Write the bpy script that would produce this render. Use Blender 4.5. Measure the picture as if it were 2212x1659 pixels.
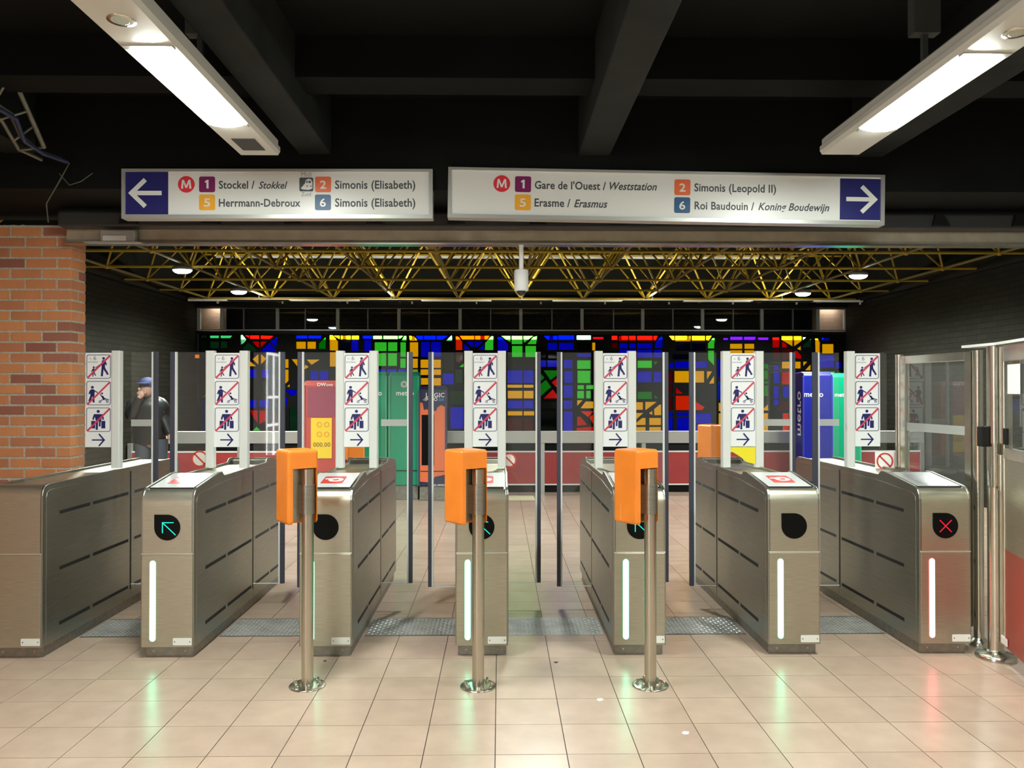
import bpy, bmesh, math, random
from mathutils import Vector, Matrix, Quaternion
random.seed(7)
R = math.radians
SC = bpy.context.scene
C = SC.collection
for o in list(bpy.data.objects): bpy.data.objects.remove(o)

# ------------------------------------------------------------------ camera
FPX = 1724.0
cd = bpy.data.cameras.new('camera'); cam = bpy.data.objects.new('camera', cd); C.objects.link(cam)
cd.sensor_fit = 'HORIZONTAL'; cd.sensor_width = 36.0; cd.lens = 36.0 * FPX / 2212.0
cd.clip_start = 0.05; cd.clip_end = 100
cam.location = (0, 0, 1.52)
cam.rotation_euler = (R(90 + 0.449), 0, R(-0.864))
SC.camera = cam
# ------------------------------------------------------------------ world, exposure
w = bpy.data.worlds.new('world'); SC.world = w; w.use_nodes = True
w.node_tree.nodes['Background'].inputs[0].default_value = (0.6, 0.75, 0.7, 1)
w.node_tree.nodes['Background'].inputs[1].default_value = 0.01
vs = SC.view_settings
vs.view_transform = 'Standard'; vs.look = 'None'; vs.gamma = 1.0; vs.use_curve_mapping = False
vs.exposure = 0.0
L_TUBE = 140.0      # hall luminaire diffusers
L_OVAL = 40.0      # oval lamps under the space frame
L_BOX = 1.0         # light box behind the stained glass
L_BOXTUBE = 40.0
P_OVAL = 330.0      # downward light of one oval lamp, W
# ------------------------------------------------------------------ helpers
CR = cam.rotation_euler.to_matrix()
def ray(px, py): return CR @ Vector(((px - 1106) / FPX, -(py - 829.5) / FPX, -1))
def at(px, py, Y):
    d = ray(px, py); return Vector(cam.location) + d * (Y / d.y)
def floor_at(px, py, Z=0.0):
    d = ray(px, py); return Vector(cam.location) + d * ((Z - 1.52) / d.z)

MATS = {}
def mat(name, col=(.5, .5, .5), rough=.5, metal=0., emit=None, estr=0., spec=.5, noise=0., nscale=20., bump=0., coat=0., streak=None):
    if name in MATS: return MATS[name]
    m = bpy.data.materials.new(name); m.use_nodes = True; nt = m.node_tree; b = nt.nodes['Principled BSDF']
    b.inputs['Base Color'].default_value = (*col, 1); b.inputs['Roughness'].default_value = rough
    b.inputs['Metallic'].default_value = metal; b.inputs['Specular IOR Level'].default_value = spec
    b.inputs['Coat Weight'].default_value = coat
    if emit: b.inputs['Emission Color'].default_value = (*emit, 1); b.inputs['Emission Strength'].default_value = estr
    if noise or bump:
        tc = nt.nodes.new('ShaderNodeTexCoord'); mp = nt.nodes.new('ShaderNodeMapping'); tx = nt.nodes.new('ShaderNodeTexNoise')
        tx.inputs['Scale'].default_value = nscale; tx.inputs['Detail'].default_value = 4
        if streak: mp.inputs['Scale'].default_value = streak
        nt.links.new(tc.outputs['Object'], mp.inputs[0]); nt.links.new(mp.outputs[0], tx.inputs[0])
        if noise:
            rp = nt.nodes.new('ShaderNodeMapRange'); rp.inputs[1].default_value = .3; rp.inputs[2].default_value = .7
            rp.inputs[3].default_value = 1 - noise; rp.inputs[4].default_value = 1 + noise
            mx = nt.nodes.new('ShaderNodeMix'); mx.data_type = 'RGBA'; mx.blend_type = 'MULTIPLY'; mx.inputs[0].default_value = 1
            mx.inputs[6].default_value = (*col, 1)
            nt.links.new(tx.outputs['Fac'], rp.inputs[0]); nt.links.new(rp.outputs[0], mx.inputs[7]); nt.links.new(mx.outputs[2], b.inputs['Base Color'])
        if bump:
            bp = nt.nodes.new('ShaderNodeBump'); bp.inputs['Strength'].default_value = bump; bp.inputs['Distance'].default_value = .002
            nt.links.new(tx.outputs['Fac'], bp.inputs['Height']); nt.links.new(bp.outputs[0], b.inputs['Normal'])
    MATS[name] = m; return m
def emission(name, col, s):
    if name in MATS: return MATS[name]
    m = bpy.data.materials.new(name); m.use_nodes = True; nt = m.node_tree; nt.nodes.clear()
    e = nt.nodes.new('ShaderNodeEmission'); e.inputs[0].default_value = (*col, 1); e.inputs[1].default_value = s
    o = nt.nodes.new('ShaderNodeOutputMaterial'); nt.links.new(e.outputs[0], o.inputs[0]); MATS[name] = m; return m
def glass(name, tint=(.93, .96, .95), refl=1.45, veil=.05, veilcol=(.7, .72, .7), rough=.02):
    if name in MATS: return MATS[name]
    m = bpy.data.materials.new(name); m.use_nodes = True; nt = m.node_tree; nt.nodes.clear(); N = nt.nodes.new
    t = N('ShaderNodeBsdfTransparent'); t.inputs[0].default_value = (*tint, 1)
    g = N('ShaderNodeBsdfGlossy'); g.inputs['Roughness'].default_value = rough
    f = N('ShaderNodeFresnel'); f.inputs[0].default_value = refl
    d = N('ShaderNodeBsdfDiffuse'); d.inputs[0].default_value = (*veilcol, 1)
    a = N('ShaderNodeMixShader'); a.inputs[0].default_value = veil
    c = N('ShaderNodeMixShader'); o = N('ShaderNodeOutputMaterial')
    nt.links.new(t.outputs[0], a.inputs[1]); nt.links.new(d.outputs[0], a.inputs[2])
    ge = N('ShaderNodeNewGeometry'); iv = N('ShaderNodeMath'); iv.operation = 'SUBTRACT'; iv.inputs[0].default_value = 1; mu = N('ShaderNodeMath'); mu.operation = 'MULTIPLY'
    nt.links.new(ge.outputs['Backfacing'], iv.inputs[1]); nt.links.new(f.outputs[0], mu.inputs[0]); nt.links.new(iv.outputs[0], mu.inputs[1])
    nt.links.new(mu.outputs[0], c.inputs[0]); nt.links.new(a.outputs[0], c.inputs[1]); nt.links.new(g.outputs[0], c.inputs[2])
    nt.links.new(c.outputs[0], o.inputs[0]); MATS[name] = m; return m

def tag(o, label, cat, group=None):
    o['label'] = label; o['category'] = cat
    if group: o['group'] = group
    return o
def thing(name, label, cat, loc=(0, 0, 0), rz=0, group=None):
    o = bpy.data.objects.new(name, None); C.objects.link(o); o.location = loc; o.rotation_euler = (0, 0, rz)
    o.empty_display_size = .05
    return tag(o, label, cat, group)
def struct(o): o['kind'] = 'structure'; return o
def link(name, me, parent=None, loc=None, rot=None, label=None):
    o = bpy.data.objects.new(name, me); C.objects.link(o)
    if parent is not None: o.parent = parent
    if loc is not None: o.location = loc
    if rot is not None: o.rotation_euler = rot
    if label: o['label'] = label
    return o
class MB:
    """collects shapes, builds ONE mesh"""
    def __init__(s): s.v = []; s.f = []; s.sm = []
    def add(s, vs, fs, smooth=False):
        n = len(s.v); s.v += [tuple(v) for v in vs]; s.f += [[i + n for i in f] for f in fs]; s.sm += [smooth] * len(fs); return s
    def box(s, x0, x1, y0, y1, z0, z1):
        v = [(x, y, z) for x in (x0, x1) for y in (y0, y1) for z in (z0, z1)]
        return s.add(v, [(0, 1, 3, 2), (4, 6, 7, 5), (0, 4, 5, 1), (2, 3, 7, 6), (0, 2, 6, 4), (1, 5, 7, 3)])
    def prism(s, poly, a0, a1, axis='y'):
        """poly in the two other axes; y: (x,z), x: (y,z), z: (x,y)"""
        P = list(poly)
        ar = sum(P[i][0] * P[(i + 1) % len(P)][1] - P[(i + 1) % len(P)][0] * P[i][1] for i in range(len(P)))
        if ar < 0: P.reverse()
        n = len(P)
        if axis == 'y': mk = lambda p, a: (p[0], a, p[1])
        elif axis == 'x': mk = lambda p, a: (a, p[0], p[1])
        else: mk = lambda p, a: (p[0], p[1], a)
        v = [mk(p, a0) for p in P] + [mk(p, a1) for p in P]
        f = [list(range(n)), list(range(2 * n - 1, n - 1, -1))] + [(i, n + i, n + (i + 1) % n, (i + 1) % n) for i in range(n)]
        if axis != 'y': f = [list(reversed(q)) for q in f]
        return s.add(v, f)
    def tube(s, pts, r, n=8, cap=True, smooth=True):
        pts = [Vector(p) for p in pts]; rs = r if isinstance(r, (list, tuple)) else [r] * len(pts)
        V = []; up = None
        for i, p in enumerate(pts):
            d = (pts[min(i + 1, len(pts) - 1)] - pts[max(i - 1, 0)]).normalized()
            if up is None: up = d.orthogonal().normalized()
            up = (up - d * up.dot(d)).normalized(); s2 = d.cross(up)
            for k in range(n):
                a = 2 * math.pi * k / n; V.append(p + (up * math.cos(a) + s2 * math.sin(a)) * rs[i])
        m = len(pts)
        F = [(i * n + k, i * n + (k + 1) % n, (i + 1) * n + (k + 1) % n, (i + 1) * n + k) for i in range(m - 1) for k in range(n)]
        s.add(V, F, smooth)
        if cap:
            s.add([V[k] for k in range(n)], [list(reversed(range(n)))]); s.add([V[(m - 1) * n + k] for k in range(n)], [list(range(n))])
        return s
    def cyl(s, x, y, z0, z1, r, n=16, r1=None): return s.tube([(x, y, z0), (x, y, z1)], [r, r if r1 is None else r1], n)
    def lathe(s, prof, cx=0, cy=0, n=20, smooth=True):
        V = [(cx + r * math.cos(2 * math.pi * k / n), cy + r * math.sin(2 * math.pi * k / n), z) for r, z in prof for k in range(n)]
        F = [(i * n + k, i * n + (k + 1) % n, (i + 1) * n + (k + 1) % n, (i + 1) * n + k) for i in range(len(prof) - 1) for k in range(n)]
        s.add(V, F, smooth); s.add(V[:n], [list(reversed(range(n)))]); s.add(V[-n:], [list(range(n))]); return s
    def sphere(s, c, r, n=12, m=8, sc=(1, 1, 1)):
        V = []; 
        for i in range(m + 1):
            t = math.pi * i / m
            for k in range(n):
                a = 2 * math.pi * k / n
                V.append((c[0] + sc[0] * r * math.sin(t) * math.cos(a), c[1] + sc[1] * r * math.sin(t) * math.sin(a), c[2] - sc[2] * r * math.cos(t)))
        F = [(i * n + k, i * n + (k + 1) % n, (i + 1) * n + (k + 1) % n, (i + 1) * n + k) for i in range(m) for k in range(n)]
        return s.add(V, F, True)
    def mesh(s, name, m, bevel=0, weld=False):
        me = bpy.data.meshes.new(name); me.from_pydata(s.v, [], s.f)
        for p, q in zip(me.polygons, s.sm): p.use_smooth = q
        if bevel or weld:
            bm = bmesh.new(); bm.from_mesh(me); bmesh.ops.remove_doubles(bm, verts=bm.verts, dist=1e-5)
            bmesh.ops.recalc_face_normals(bm, faces=bm.faces)
            if bevel:
                es = [e for e in bm.edges if len(e.link_faces) == 2 and e.calc_face_angle(0) > R(30)]
                bmesh.ops.bevel(bm, geom=es, offset=bevel, segments=2, affect='EDGES', profile=.5, clamp_overlap=True)
            bm.to_mesh(me); bm.free()
        me.materials.append(m); me.update(); return me
    def build(s, name, m, parent=None, loc=None, rot=None, bevel=0, label=None, weld=False):
        return link(name, s.mesh(name, m, bevel, weld), parent, loc, rot, label)
def bar2(p, q, wd):
    """thick 2-D line polygon"""
    p = Vector(p); q = Vector(q); d = (q - p).normalized(); n = Vector((-d.y, d.x)) * wd / 2
    return [tuple(p + n), tuple(p - n), tuple(q - n), tuple(q + n)]
def circ2(cx, cy, r, n=20, a0=0, a1=2 * math.pi):
    full = abs(a1 - a0 - 2 * math.pi) < 1e-6
    return [(cx + r * math.cos(a0 + (a1 - a0) * i / (n if full else n - 1)), cy + r * math.sin(a0 + (a1 - a0) * i / (n if full else n - 1))) for i in range(n)]
def rrect(x0, x1, y0, y1, r, n=4):
    P = []
    for cx, cy, a in ((x1 - r, y0 + r, -90), (x1 - r, y1 - r, 0), (x0 + r, y1 - r, 90), (x0 + r, y0 + r, 180)):
        P += [(cx + r * math.cos(R(a + 90 * i / n)), cy + r * math.sin(R(a + 90 * i / n))) for i in range(n + 1)]
    return P
def ring(mb, outer, inner, y0, y1):
    """flat frame between two polygons of equal vertex count (x,z), thickness y0..y1"""
    n = len(outer)
    v = [(p[0], y, p[1]) for y in (y0, y1) for P in (outer, inner) for p in P]
    F = []
    for i in range(n):
        j = (i + 1) % n
        F += [(i, j, n + j, n + i), (2 * n + j, 2 * n + i, 3 * n + i, 3 * n + j), (j, i, 2 * n + i, 2 * n + j), (n + i, n + j, 3 * n + j, 3 * n + i)]
    return mb.add(v, F)
def eval_mesh(o):
    dg = bpy.context.evaluated_depsgraph_get(); dg.update()
    me = bpy.data.meshes.new_from_object(o.evaluated_get(dg)); return me
TXT = {}
def text_mesh(body, shear=0, bold=0., ext=.0):
    k = (body, shear, bold)
    if k in TXT: return TXT[k]
    cu = bpy.data.curves.new('txt', 'FONT'); cu.body = body; cu.size = 1; cu.shear = shear; cu.offset = bold; cu.extrude = .006
    cu.resolution_u = 3; cu.space_character = 1.03
    o = bpy.data.objects.new('txt', cu); C.objects.link(o); me = eval_mesh(o); bpy.data.objects.remove(o)
    xs = [v.co.x for v in me.vertices]
    TXT[k] = (me, min(xs), max(xs)); return TXT[k]
def text(body, m, parent, x0, x1, z, y, shear=0, bold=.012, h=None, name='lettering', zs=1.0):
    """lettering facing -Y, spanning x0..x1 on baseline z"""
    me, a, b = text_mesh(body, shear, bold); me = me.copy()
    s = (x1 - x0) / (b - a); sz = s * zs if h is None else h / .73
    for v in me.vertices:
        X = x0 + (v.co.x - a) * s; Z = z + v.co.y * sz; v.co = (X, y - v.co.z * .1, Z)
    me.materials.clear(); me.materials.append(m)
    o = link(name, me, parent); return o

# ------------------------------------------------------------------ materials
steel = mat('brushed steel', (.475, .45, .355), .37, .92, noise=.10, nscale=6, bump=.12, streak=(2, 2, 60))
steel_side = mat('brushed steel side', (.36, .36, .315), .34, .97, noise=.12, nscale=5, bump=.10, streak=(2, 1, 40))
steel_dark = mat('plinth steel', (.30, .29, .26), .45, 1., noise=.15, nscale=30)
chrome = mat('polished steel', (.66, .64, .56), .22, 1., noise=.05, nscale=15)
white_alu = mat('white aluminium', (.72, .73, .70), .4, .0)
white = mat('white', (.92, .93, .93), .35)
navy = mat('navy print', (.009, .009, .125), .5)
red_print = mat('red print', (.62, .05, .10), .5)
grey_print = mat('grey print', (.16, .18, .24), .5)
black = mat('black', (.006, .006, .006), .5, spec=.3)
gloss_black = mat('gloss black', (.003, .003, .003), .35, spec=.12)
dark_gap = mat('dark gap', (.010, .010, .010), .7)
slate = mat('slate bar', (.05, .056, .082), .4)
orange_plastic = mat('orange plastic', (.86, .235, .022), .38, noise=.05, nscale=8, coat=.2)
leaf_glass = glass('gate glass', (.975, .985, .98), 1.45, .028)
clear = glass('clear glass', (.95, .97, .96), 1.4, .03)
frost = glass('frosted band', (.45, .46, .44), 1.3, .55, (.72, .73, .70), .3)

def brick_mat(name, c1, c2, mortar, scale, rough=.8, bump=.4):
    m = bpy.data.materials.new(name); m.use_nodes = True; nt = m.node_tree; b = nt.nodes['Principled BSDF']; N = nt.nodes.new
    tc = N('ShaderNodeTexCoord'); sep = N('ShaderNodeSeparateXYZ'); add = N('ShaderNodeMath'); com = N('ShaderNodeCombineXYZ')
    nt.links.new(tc.outputs['Object'], sep.inputs[0]); nt.links.new(sep.outputs[0], add.inputs[0]); nt.links.new(sep.outputs[1], add.inputs[1])
    nt.links.new(add.outputs[0], com.inputs[0]); nt.links.new(sep.outputs[2], com.inputs[1])
    bt = N('ShaderNodeTexBrick'); bt.inputs['Color1'].default_value = (*c1, 1); bt.inputs['Color2'].default_value = (*c2, 1); bt.inputs['Mortar'].default_value = (*mortar, 1)
    bt.inputs['Scale'].default_value = scale; bt.inputs['Brick Width'].default_value = .22; bt.inputs['Row Height'].default_value = .075; bt.inputs['Mortar Size'].default_value = .006
    nt.links.new(com.outputs[0], bt.inputs[0]); nt.links.new(bt.outputs[0], b.inputs['Base Color']); b.inputs['Roughness'].default_value = rough
    bp = N('ShaderNodeBump'); bp.inputs['Strength'].default_value = bump; bp.inputs['Distance'].default_value = .01; bp.invert = True
    nt.links.new(bt.outputs['Fac'], bp.inputs['Height']); nt.links.new(bp.outputs[0], b.inputs['Normal']); MATS[name] = m; return m
dark_brick = brick_mat('dark brick', (.023, .0215, .013), (.017, .016, .010), (.010, .010, .007), 1.0, .75)
dark_brick.node_tree.nodes['Principled BSDF'].inputs['Specular IOR Level'].default_value = .2
orange_brick = brick_mat('orange brick', (.42, .17, .08), (.33, .12, .07), (.3, .27, .22), 1.0)

def island_mat(name, c1, c2, rough, bumps=.1, spots=True, coat=0.):
    """colour differs a little from piece to piece"""
    m = bpy.data.materials.new(name); m.use_nodes = True; nt = m.node_tree; b = nt.nodes['Principled BSDF']; N = nt.nodes.new
    ge = N('ShaderNodeNewGeometry'); oi = N('ShaderNodeObjectInfo'); ad = N('ShaderNodeMath'); fr = N('ShaderNodeMath'); fr.operation = 'FRACT'
    nt.links.new(ge.outputs['Random Per Island'], ad.inputs[0]); nt.links.new(oi.outputs['Random'], ad.inputs[1]); nt.links.new(ad.outputs[0], fr.inputs[0])
    mx = N('ShaderNodeMix'); mx.data_type = 'RGBA'; mx.inputs[6].default_value = (*c1, 1); mx.inputs[7].default_value = (*c2, 1)
    nt.links.new(fr.outputs[0], mx.inputs[0])
    tx = N('ShaderNodeTexNoise'); tx.inputs['Scale'].default_value = 7; tx.inputs['Detail'].default_value = 5
    nt.links.new(ge.outputs['Position'], tx.inputs[0])
    mr = N('ShaderNodeMapRange'); mr.inputs[1].default_value = .3; mr.inputs[2].default_value = .7; mr.inputs[3].default_value = .93; mr.inputs[4].default_value = 1.05
    nt.links.new(tx.outputs['Fac'], mr.inputs[0])
    mu = N('ShaderNodeMix'); mu.data_type = 'RGBA'; mu.blend_type = 'MULTIPLY'; mu.inputs[0].default_value = 1
    nt.links.new(mx.outputs[2], mu.inputs[6]); nt.links.new(mr.outputs[0], mu.inputs[7]); nt.links.new(mu.outputs[2], b.inputs['Base Color'])
    b.inputs['Roughness'].default_value = rough; b.inputs['Coat Weight'].default_value = coat
    bp = N('ShaderNodeBump'); bp.inputs['Strength'].default_value = bumps; bp.inputs['Distance'].default_value = .002
    t2 = N('ShaderNodeTexNoise'); t2.inputs['Scale'].default_value = 60; nt.links.new(ge.outputs['Position'], t2.inputs[0])
    nt.links.new(t2.outputs['Fac'], bp.inputs['Height']); nt.links.new(bp.outputs[0], b.inputs['Normal'])
    MATS[name] = m; return m
tile_m = island_mat('floor tile', (.535, .395, .305), (.475, .345, .265), .27, .04)
brick_m = [island_mat('brick warm', (.72, .30, .12), (.62, .24, .10), .8, .6), island_mat('brick dark', (.42, .17, .11), (.33, .12, .085), .8, .6),
           island_mat('brick mixed', (.62, .25, .11), (.50, .19, .10), .8, .6)]
ceil_m = mat('black ceiling paint', (.0048, .0055, .005), .8, spec=.15, noise=.25, nscale=3)
beam_m = mat('dark grey beam paint', (.017, .0195, .0185), .75, spec=.2, noise=.25, nscale=4)
mortar_m = mat('mortar', (.50, .47, .38), .9, noise=.2, nscale=60, bump=.5)

# ================================================================== THE SETTING
YB = 14.45; XL = -5.45; XR = 6.29; TILE = .30; TX0 = -.02; TY0 = 4.541
fl = struct(MB().box(-6.5, 7.5, -4.2, 15.8, -.15, -.004).build('floor', mat('grout', (.07, .065, .06), .8)))
# tiles: the 300 that show largest are pieces, the rest one field
cells = []
for i in range(-22, 25):
    for j in range(-26, 31):
        x0 = TX0 + i * TILE; y0 = TY0 + j * TILE
        if y0 > YB or y0 < -4 or x0 > 6.3 or x0 < -6: continue
        cx, cy = x0 + .15, y0 + .15; vis = 0
        if cy > 2.6:
            u = 1106 + FPX * math.tan(math.atan2(cx, cy) - R(.864)); v = 843 + FPX * 1.52 / cy
            if -110 < u < 2322 and v < 1800: vis = 1 / cy ** 3
        cells.append((vis, x0, y0))
cells.sort(reverse=True)
def tile_box(mb, x0, y0): return mb.box(x0 + .002, x0 + TILE - .002, y0 + .002, y0 + TILE - .002, -.006, 0)
tme = tile_box(MB(), 0, 0).mesh('tile', tile_m)
for k, (v, x, y) in enumerate(cells[:300]): link('tile', tme, fl, (x, y, random.uniform(-.0004, .0004)))
fm = MB()
for v, x, y in cells[300:]: tile_box(fm, x, y)
tf = fm.build('tile_field', tile_m, fl); tf['kind'] = 'stuff'

# front hall shell
struct(MB().box(-4.15, -3.95, -4.2, 5.68, 0, 3.5).build('wall_left', orange_brick))
struct(MB().box(4.6, 4.8, -4.2, 6.0, 0, 3.5).build('wall_right', mat('hall plaster', (.30, .29, .26), .7, noise=.1)))
struct(MB().box(-4.15, 4.8, -4.4, -4.2, 0, 3.5).build('wall_rear', mat('rear plaster', (.26, .24, .20), .7, noise=.1)))
ceiling = struct(MB().box(-4.2, 4.8, -4.4, 6.0, 3.36, 3.5).build('ceiling', ceil_m))
for xc in (-3.0, -1.16, .594, 2.33, 4.05):
    MB().box(xc - .1, xc + .1, -4.2, 5.02, 3.0, 3.37).build('beam', beam_m, ceiling, bevel=.008)
for yc in (-2.2, 1.0, 4.25):
    MB().box(-3.95, 4.6, yc - .12, yc + .12, 3.14, 3.37).build('cross_beam', ceil_m, ceiling)
w2 = struct(MB().box(-3.945, -3.935, -3.06, -2.25, .20, 2.16).build('window_2', emission('lit window glow', (.86, .95, .92), 5.))); w2['label'] = 'lit glazed recess in the left wall behind the viewer'
wb = emission('glowing window bar', (1., 1., .97), 30.)  # frame bars given a glow of their own to show in the gate glass
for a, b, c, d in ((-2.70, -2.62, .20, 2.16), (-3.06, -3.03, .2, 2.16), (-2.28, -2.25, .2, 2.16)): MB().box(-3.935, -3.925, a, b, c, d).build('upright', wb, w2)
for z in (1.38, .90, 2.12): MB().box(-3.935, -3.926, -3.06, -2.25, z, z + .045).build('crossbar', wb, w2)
# bulkhead over the opening, shutter box, steel lintel
bh = struct(MB().box(-4.15, 4.8, 5.02, 5.95, 2.78, 3.4).build('wall_bulkhead', ceil_m))
sh = MB(); PXE = -3.03
sh.prism([(5.50, 2.645), (5.9, 2.645), (5.9, 2.79), (5.56, 2.79), (5.50, 2.74)], PXE, 4.7, 'x')
sho = struct(sh.build('trim_1', mat('shutter box', (.035, .037, .036), .5), bevel=.01)); sho['label'] = 'black roller shutter housing under the bulkhead'
for i in range(13):
    x = -2.6 + i * .56
    MB().prism([(x, 2.66), (x + .12, 2.66), (x + .07, 2.74), (x + .02, 2.74)], 5.47, 5.5).build('shutter_bracket', black, sho)
lint = struct(MB().prism([(5.60, 2.552), (5.66, 2.545), (5.66, 2.645), (5.62, 2.645), (5.615, 2.575)], -3.03, 4.6, 'x').build('trim_2', mat('lintel steel', (.80, .72, .56), .30, .6, noise=.12, nscale=8)))
lint['label'] = 'brushed steel lintel across the top of the opening'
MB().box(-3.03, 4.6, 5.585, 5.68, 2.541, 2.553).build('lintel_lip', chrome, lint)
# back hall shell
struct(MB().box(XL - .2, XL, 5.9, YB, 0, 3.1).build('wall_back_left', dark_brick))
struct(MB().box(XR, XR + .2, 5.9, YB, 0, 3.1).build('wall_back_right', dark_brick))
struct(MB().box(XL - .2, XL, 5.9, 16, 3.1, 4.7).build('wall_upper_left', ceil_m))
struct(MB().box(XR, XR + .2, 5.9, 16, 3.1, 4.7).build('wall_upper_right', ceil_m))
struct(MB().box(XL, XL + .10, 5.95, YB, 3.06, 3.22).build('trim_3', black)); struct(MB().box(XR - .10, XR, 5.95, YB, 3.06, 3.22).build('trim_4', black))
struct(MB().box(XL - .2, -3.95, 5.75, 5.9, 0, 4.7).build('wall_return_left', dark_brick))
struct(MB().box(4.8, XR + .2, 5.85, 6.0, 0, 4.7).build('wall_return_right', dark_brick))
struct(MB().box(XL, XR, 5.95, 6.05, 2.8, 4.7).build('wall_over_opening', ceil_m))
struct(MB().box(XL - .2, XR + .2, 5.9, 16, 4.6, 4.75).build('ceiling_back', ceil_m))

# ------------------------------------------------------------------ brick pier
PY = 5.70; PX1 = -3.04; PX0 = -3.93; PZ = 2.69
pier = struct(MB().box(PX0 + .004, PX1 - .004, PY + .004, PY + .196, 0, PZ).build('wall_pier', mortar_m))
pier['label'] = 'orange and brown brick pier beside the first gate'
course = .0745; bl = .2225; rr = random.Random(5)
BM = {}
def brick(x0, x1, y0, y1, z, front):
    key = (round(x1 - x0, 3), round(y1 - y0, 3), k3 := rr.choices((0, 1, 2), (.55, .17, .28))[0])
    if key not in BM: BM[key] = MB().box(0, key[0], 0, key[1], 0, .0605).mesh('brick', brick_m[k3], bevel=.003)
    link('brick', BM[key], pier, (x0, y0 + rr.uniform(-.002, .002), z))
nc = int(PZ / course)
for c in range(nc):
    z = c * course + .006; x = PX1; off = c % 2
    first = True
    if off: brick(PX1 - .20, PX1, PY, PY + .095, z, 1); x = PX1 - .2125
    else: brick(PX1 - .095, PX1, PY, PY + .20, z, 1); x = PX1 - .1075
    if off: brick(PX1 - .095, PX1, PY + .107, PY + .2, z, 0)
    while x > PX0 + .03:
        a = max(x - .21, PX0); brick(a, x, PY, PY + .095, z, 1); x = a - .0125
mr = MB()
for i in range(26):
    x = rr.uniform(PX0, PX1 - .03); s = rr.uniform(.012, .03)
    mr.sphere((x, PY + rr.uniform(.01, .15), PZ + rr.uniform(-.002, .006)), s, 7, 4, (1.5, 1, .6))
mr.build('mortar_residue', mortar_m, pier)

# ------------------------------------------------------------------ checker plate strip between the gates
GC = [(38, 216), (367.5, 492), (707, 771.5), (1040.5, 1048), (1378, 1328.5), (1708, 1603), (2033.5, 1870)]
GX = [(at(a, 1200, 4.56).x * .5 + at(b, 900, 5.60).x * .5) for a, b in GC]
GX[0] = at(96, 1250, 4.58).x - .15
plate_m = mat('checker plate', (.27, .265, .25), .55, .1, noise=.3, nscale=9); lug_m = mat('worn lug steel', (.52, .51, .48), .4, .3, noise=.35, nscale=7)
for i in range(6):
    xa, xb = GX[i] + .152, GX[i + 1] - .152
    t = struct(MB().box(xa, xb, 4.97, 5.33, 0, .003).build('floor_plate', plate_m)); t['label'] = 'steel checker plate strip let into a gate lane'
    lg = MB(); nx = int((xb - xa) / .026); ny = 12
    for a in range(nx):
        for b in range(ny):
            cx = xa + .016 + a * .026; cy = 4.985 + b * .029; s = 1 if (a + b) % 2 else -1
            d = Vector((.0105, .0105 * s, 0)); n = Vector((-.0042 * s, .0042, 0)); c0 = Vector((cx, cy, .003)); tp = Vector((0, 0, .003))
            lg.add([c0 + d, c0 + n, c0 - d, c0 - n, c0 + tp], [(0, 1, 4), (1, 2, 4), (2, 3, 4), (3, 0, 4)])
    lo = lg.build('tread_lugs', lug_m, t); lo['kind'] = 'stuff'
    MB().box(xa, xb, 4.957, 4.969, -.001, .002).build('edge_strip', steel_dark, t); MB().box(xa, xb, 5.331, 5.343, -.001, .002).build('edge_strip', steel_dark, t)

# ================================================================== TICKET GATES
GY = 4.56; GL = 1.92; HW = .15
def gate_profile(front, back):
    P = [(.0, .065)]
    if front: P += [(0, .895), (.006, .925), (.022, .948), (.05, .963), (.40, 1.012), (.46, 1.012), (.50, .985)]
    else: P += [(0, .925), (.008, .955), (.028, .977), (.06, .985)]
    if back: P += [(GL - .50, .985), (GL - .46, 1.012), (GL - .40, 1.012), (GL - .05, .963), (GL - .022, .948), (GL - .006, .925), (GL, .895)]
    else: P += [(GL - .06, .985), (GL - .028, .977), (GL - .008, .955), (GL, .925)]
    return P + [(GL, .065)]
def inset_prof(front, back):
    P = [(.035, .075)]
    if front: P += [(.035, .885), (.042, .905), (.06, .918), (.09, .925), (.52, .950)]
    else: P += [(.035, .91), (.042, .935), (.06, .947), (.09, .950)]
    return P + [(1.06, .950), (1.06, .075)]
def inset_back(front, back):
    P = [(1.085, .075), (1.085, .950)]
    if back: P += [(GL - .52, .95), (GL - .09, .925), (GL - .06, .918), (GL - .042, .905), (GL - .035, .885)]
    else: P += [(GL - .09, .95), (GL - .06, .947), (GL - .042, .935), (GL - .035, .91)]
    return P + [(GL - .035, .075)]
GM = {}
def gate_meshes(front, back):
    k = (front, back)
    if k in GM: return GM[k]
    P = gate_profile(front, back)
    core = [(y + .004 if y < .5 else y - .004 if y > GL - .5 else y, z - (.016 if z > .8 else 0)) for y, z in P]
    GM[k] = dict(body=MB().prism(core, -HW + .014, HW - .014, 'x').mesh('body', steel),
                 cheek=MB().prism(P, -.007, .007, 'x').mesh('cheek', steel_side, bevel=.003),
                 pf=MB().prism(inset_prof(front, back), -.002, .002, 'x').mesh('side_panel', steel_side, bevel=.001),
                 pb=MB().prism(inset_back(front, back), -.002, .002, 'x').mesh('side_panel', steel_side, bevel=.001))
    return GM[k]
slot_me = [MB().box(-.0012, .0012, 0, L, -.010, .010).mesh('vent_slot', dark_gap, bevel=.0006) for L in (.345, .505, .33, .32)]
SLOT_Y = [.17, .555, 1.13, 1.50]; slot_l = [.345, .48, .33, .32]
slot_me = [MB().box(-.0012, .0012, 0, L, -.010, .010).mesh('vent_slot', dark_gap) for L in slot_l]  # raised dark strips in place of the shade in recessed slots
seam_me = MB().box(-.0015, .0015, 0, .012, .13, .955).mesh('leaf_slot', dark_gap)
plinth_me = MB().box(-.137, .137, .035, GL - .035, 0, .067).mesh('plinth', steel_dark, bevel=.003)
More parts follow.
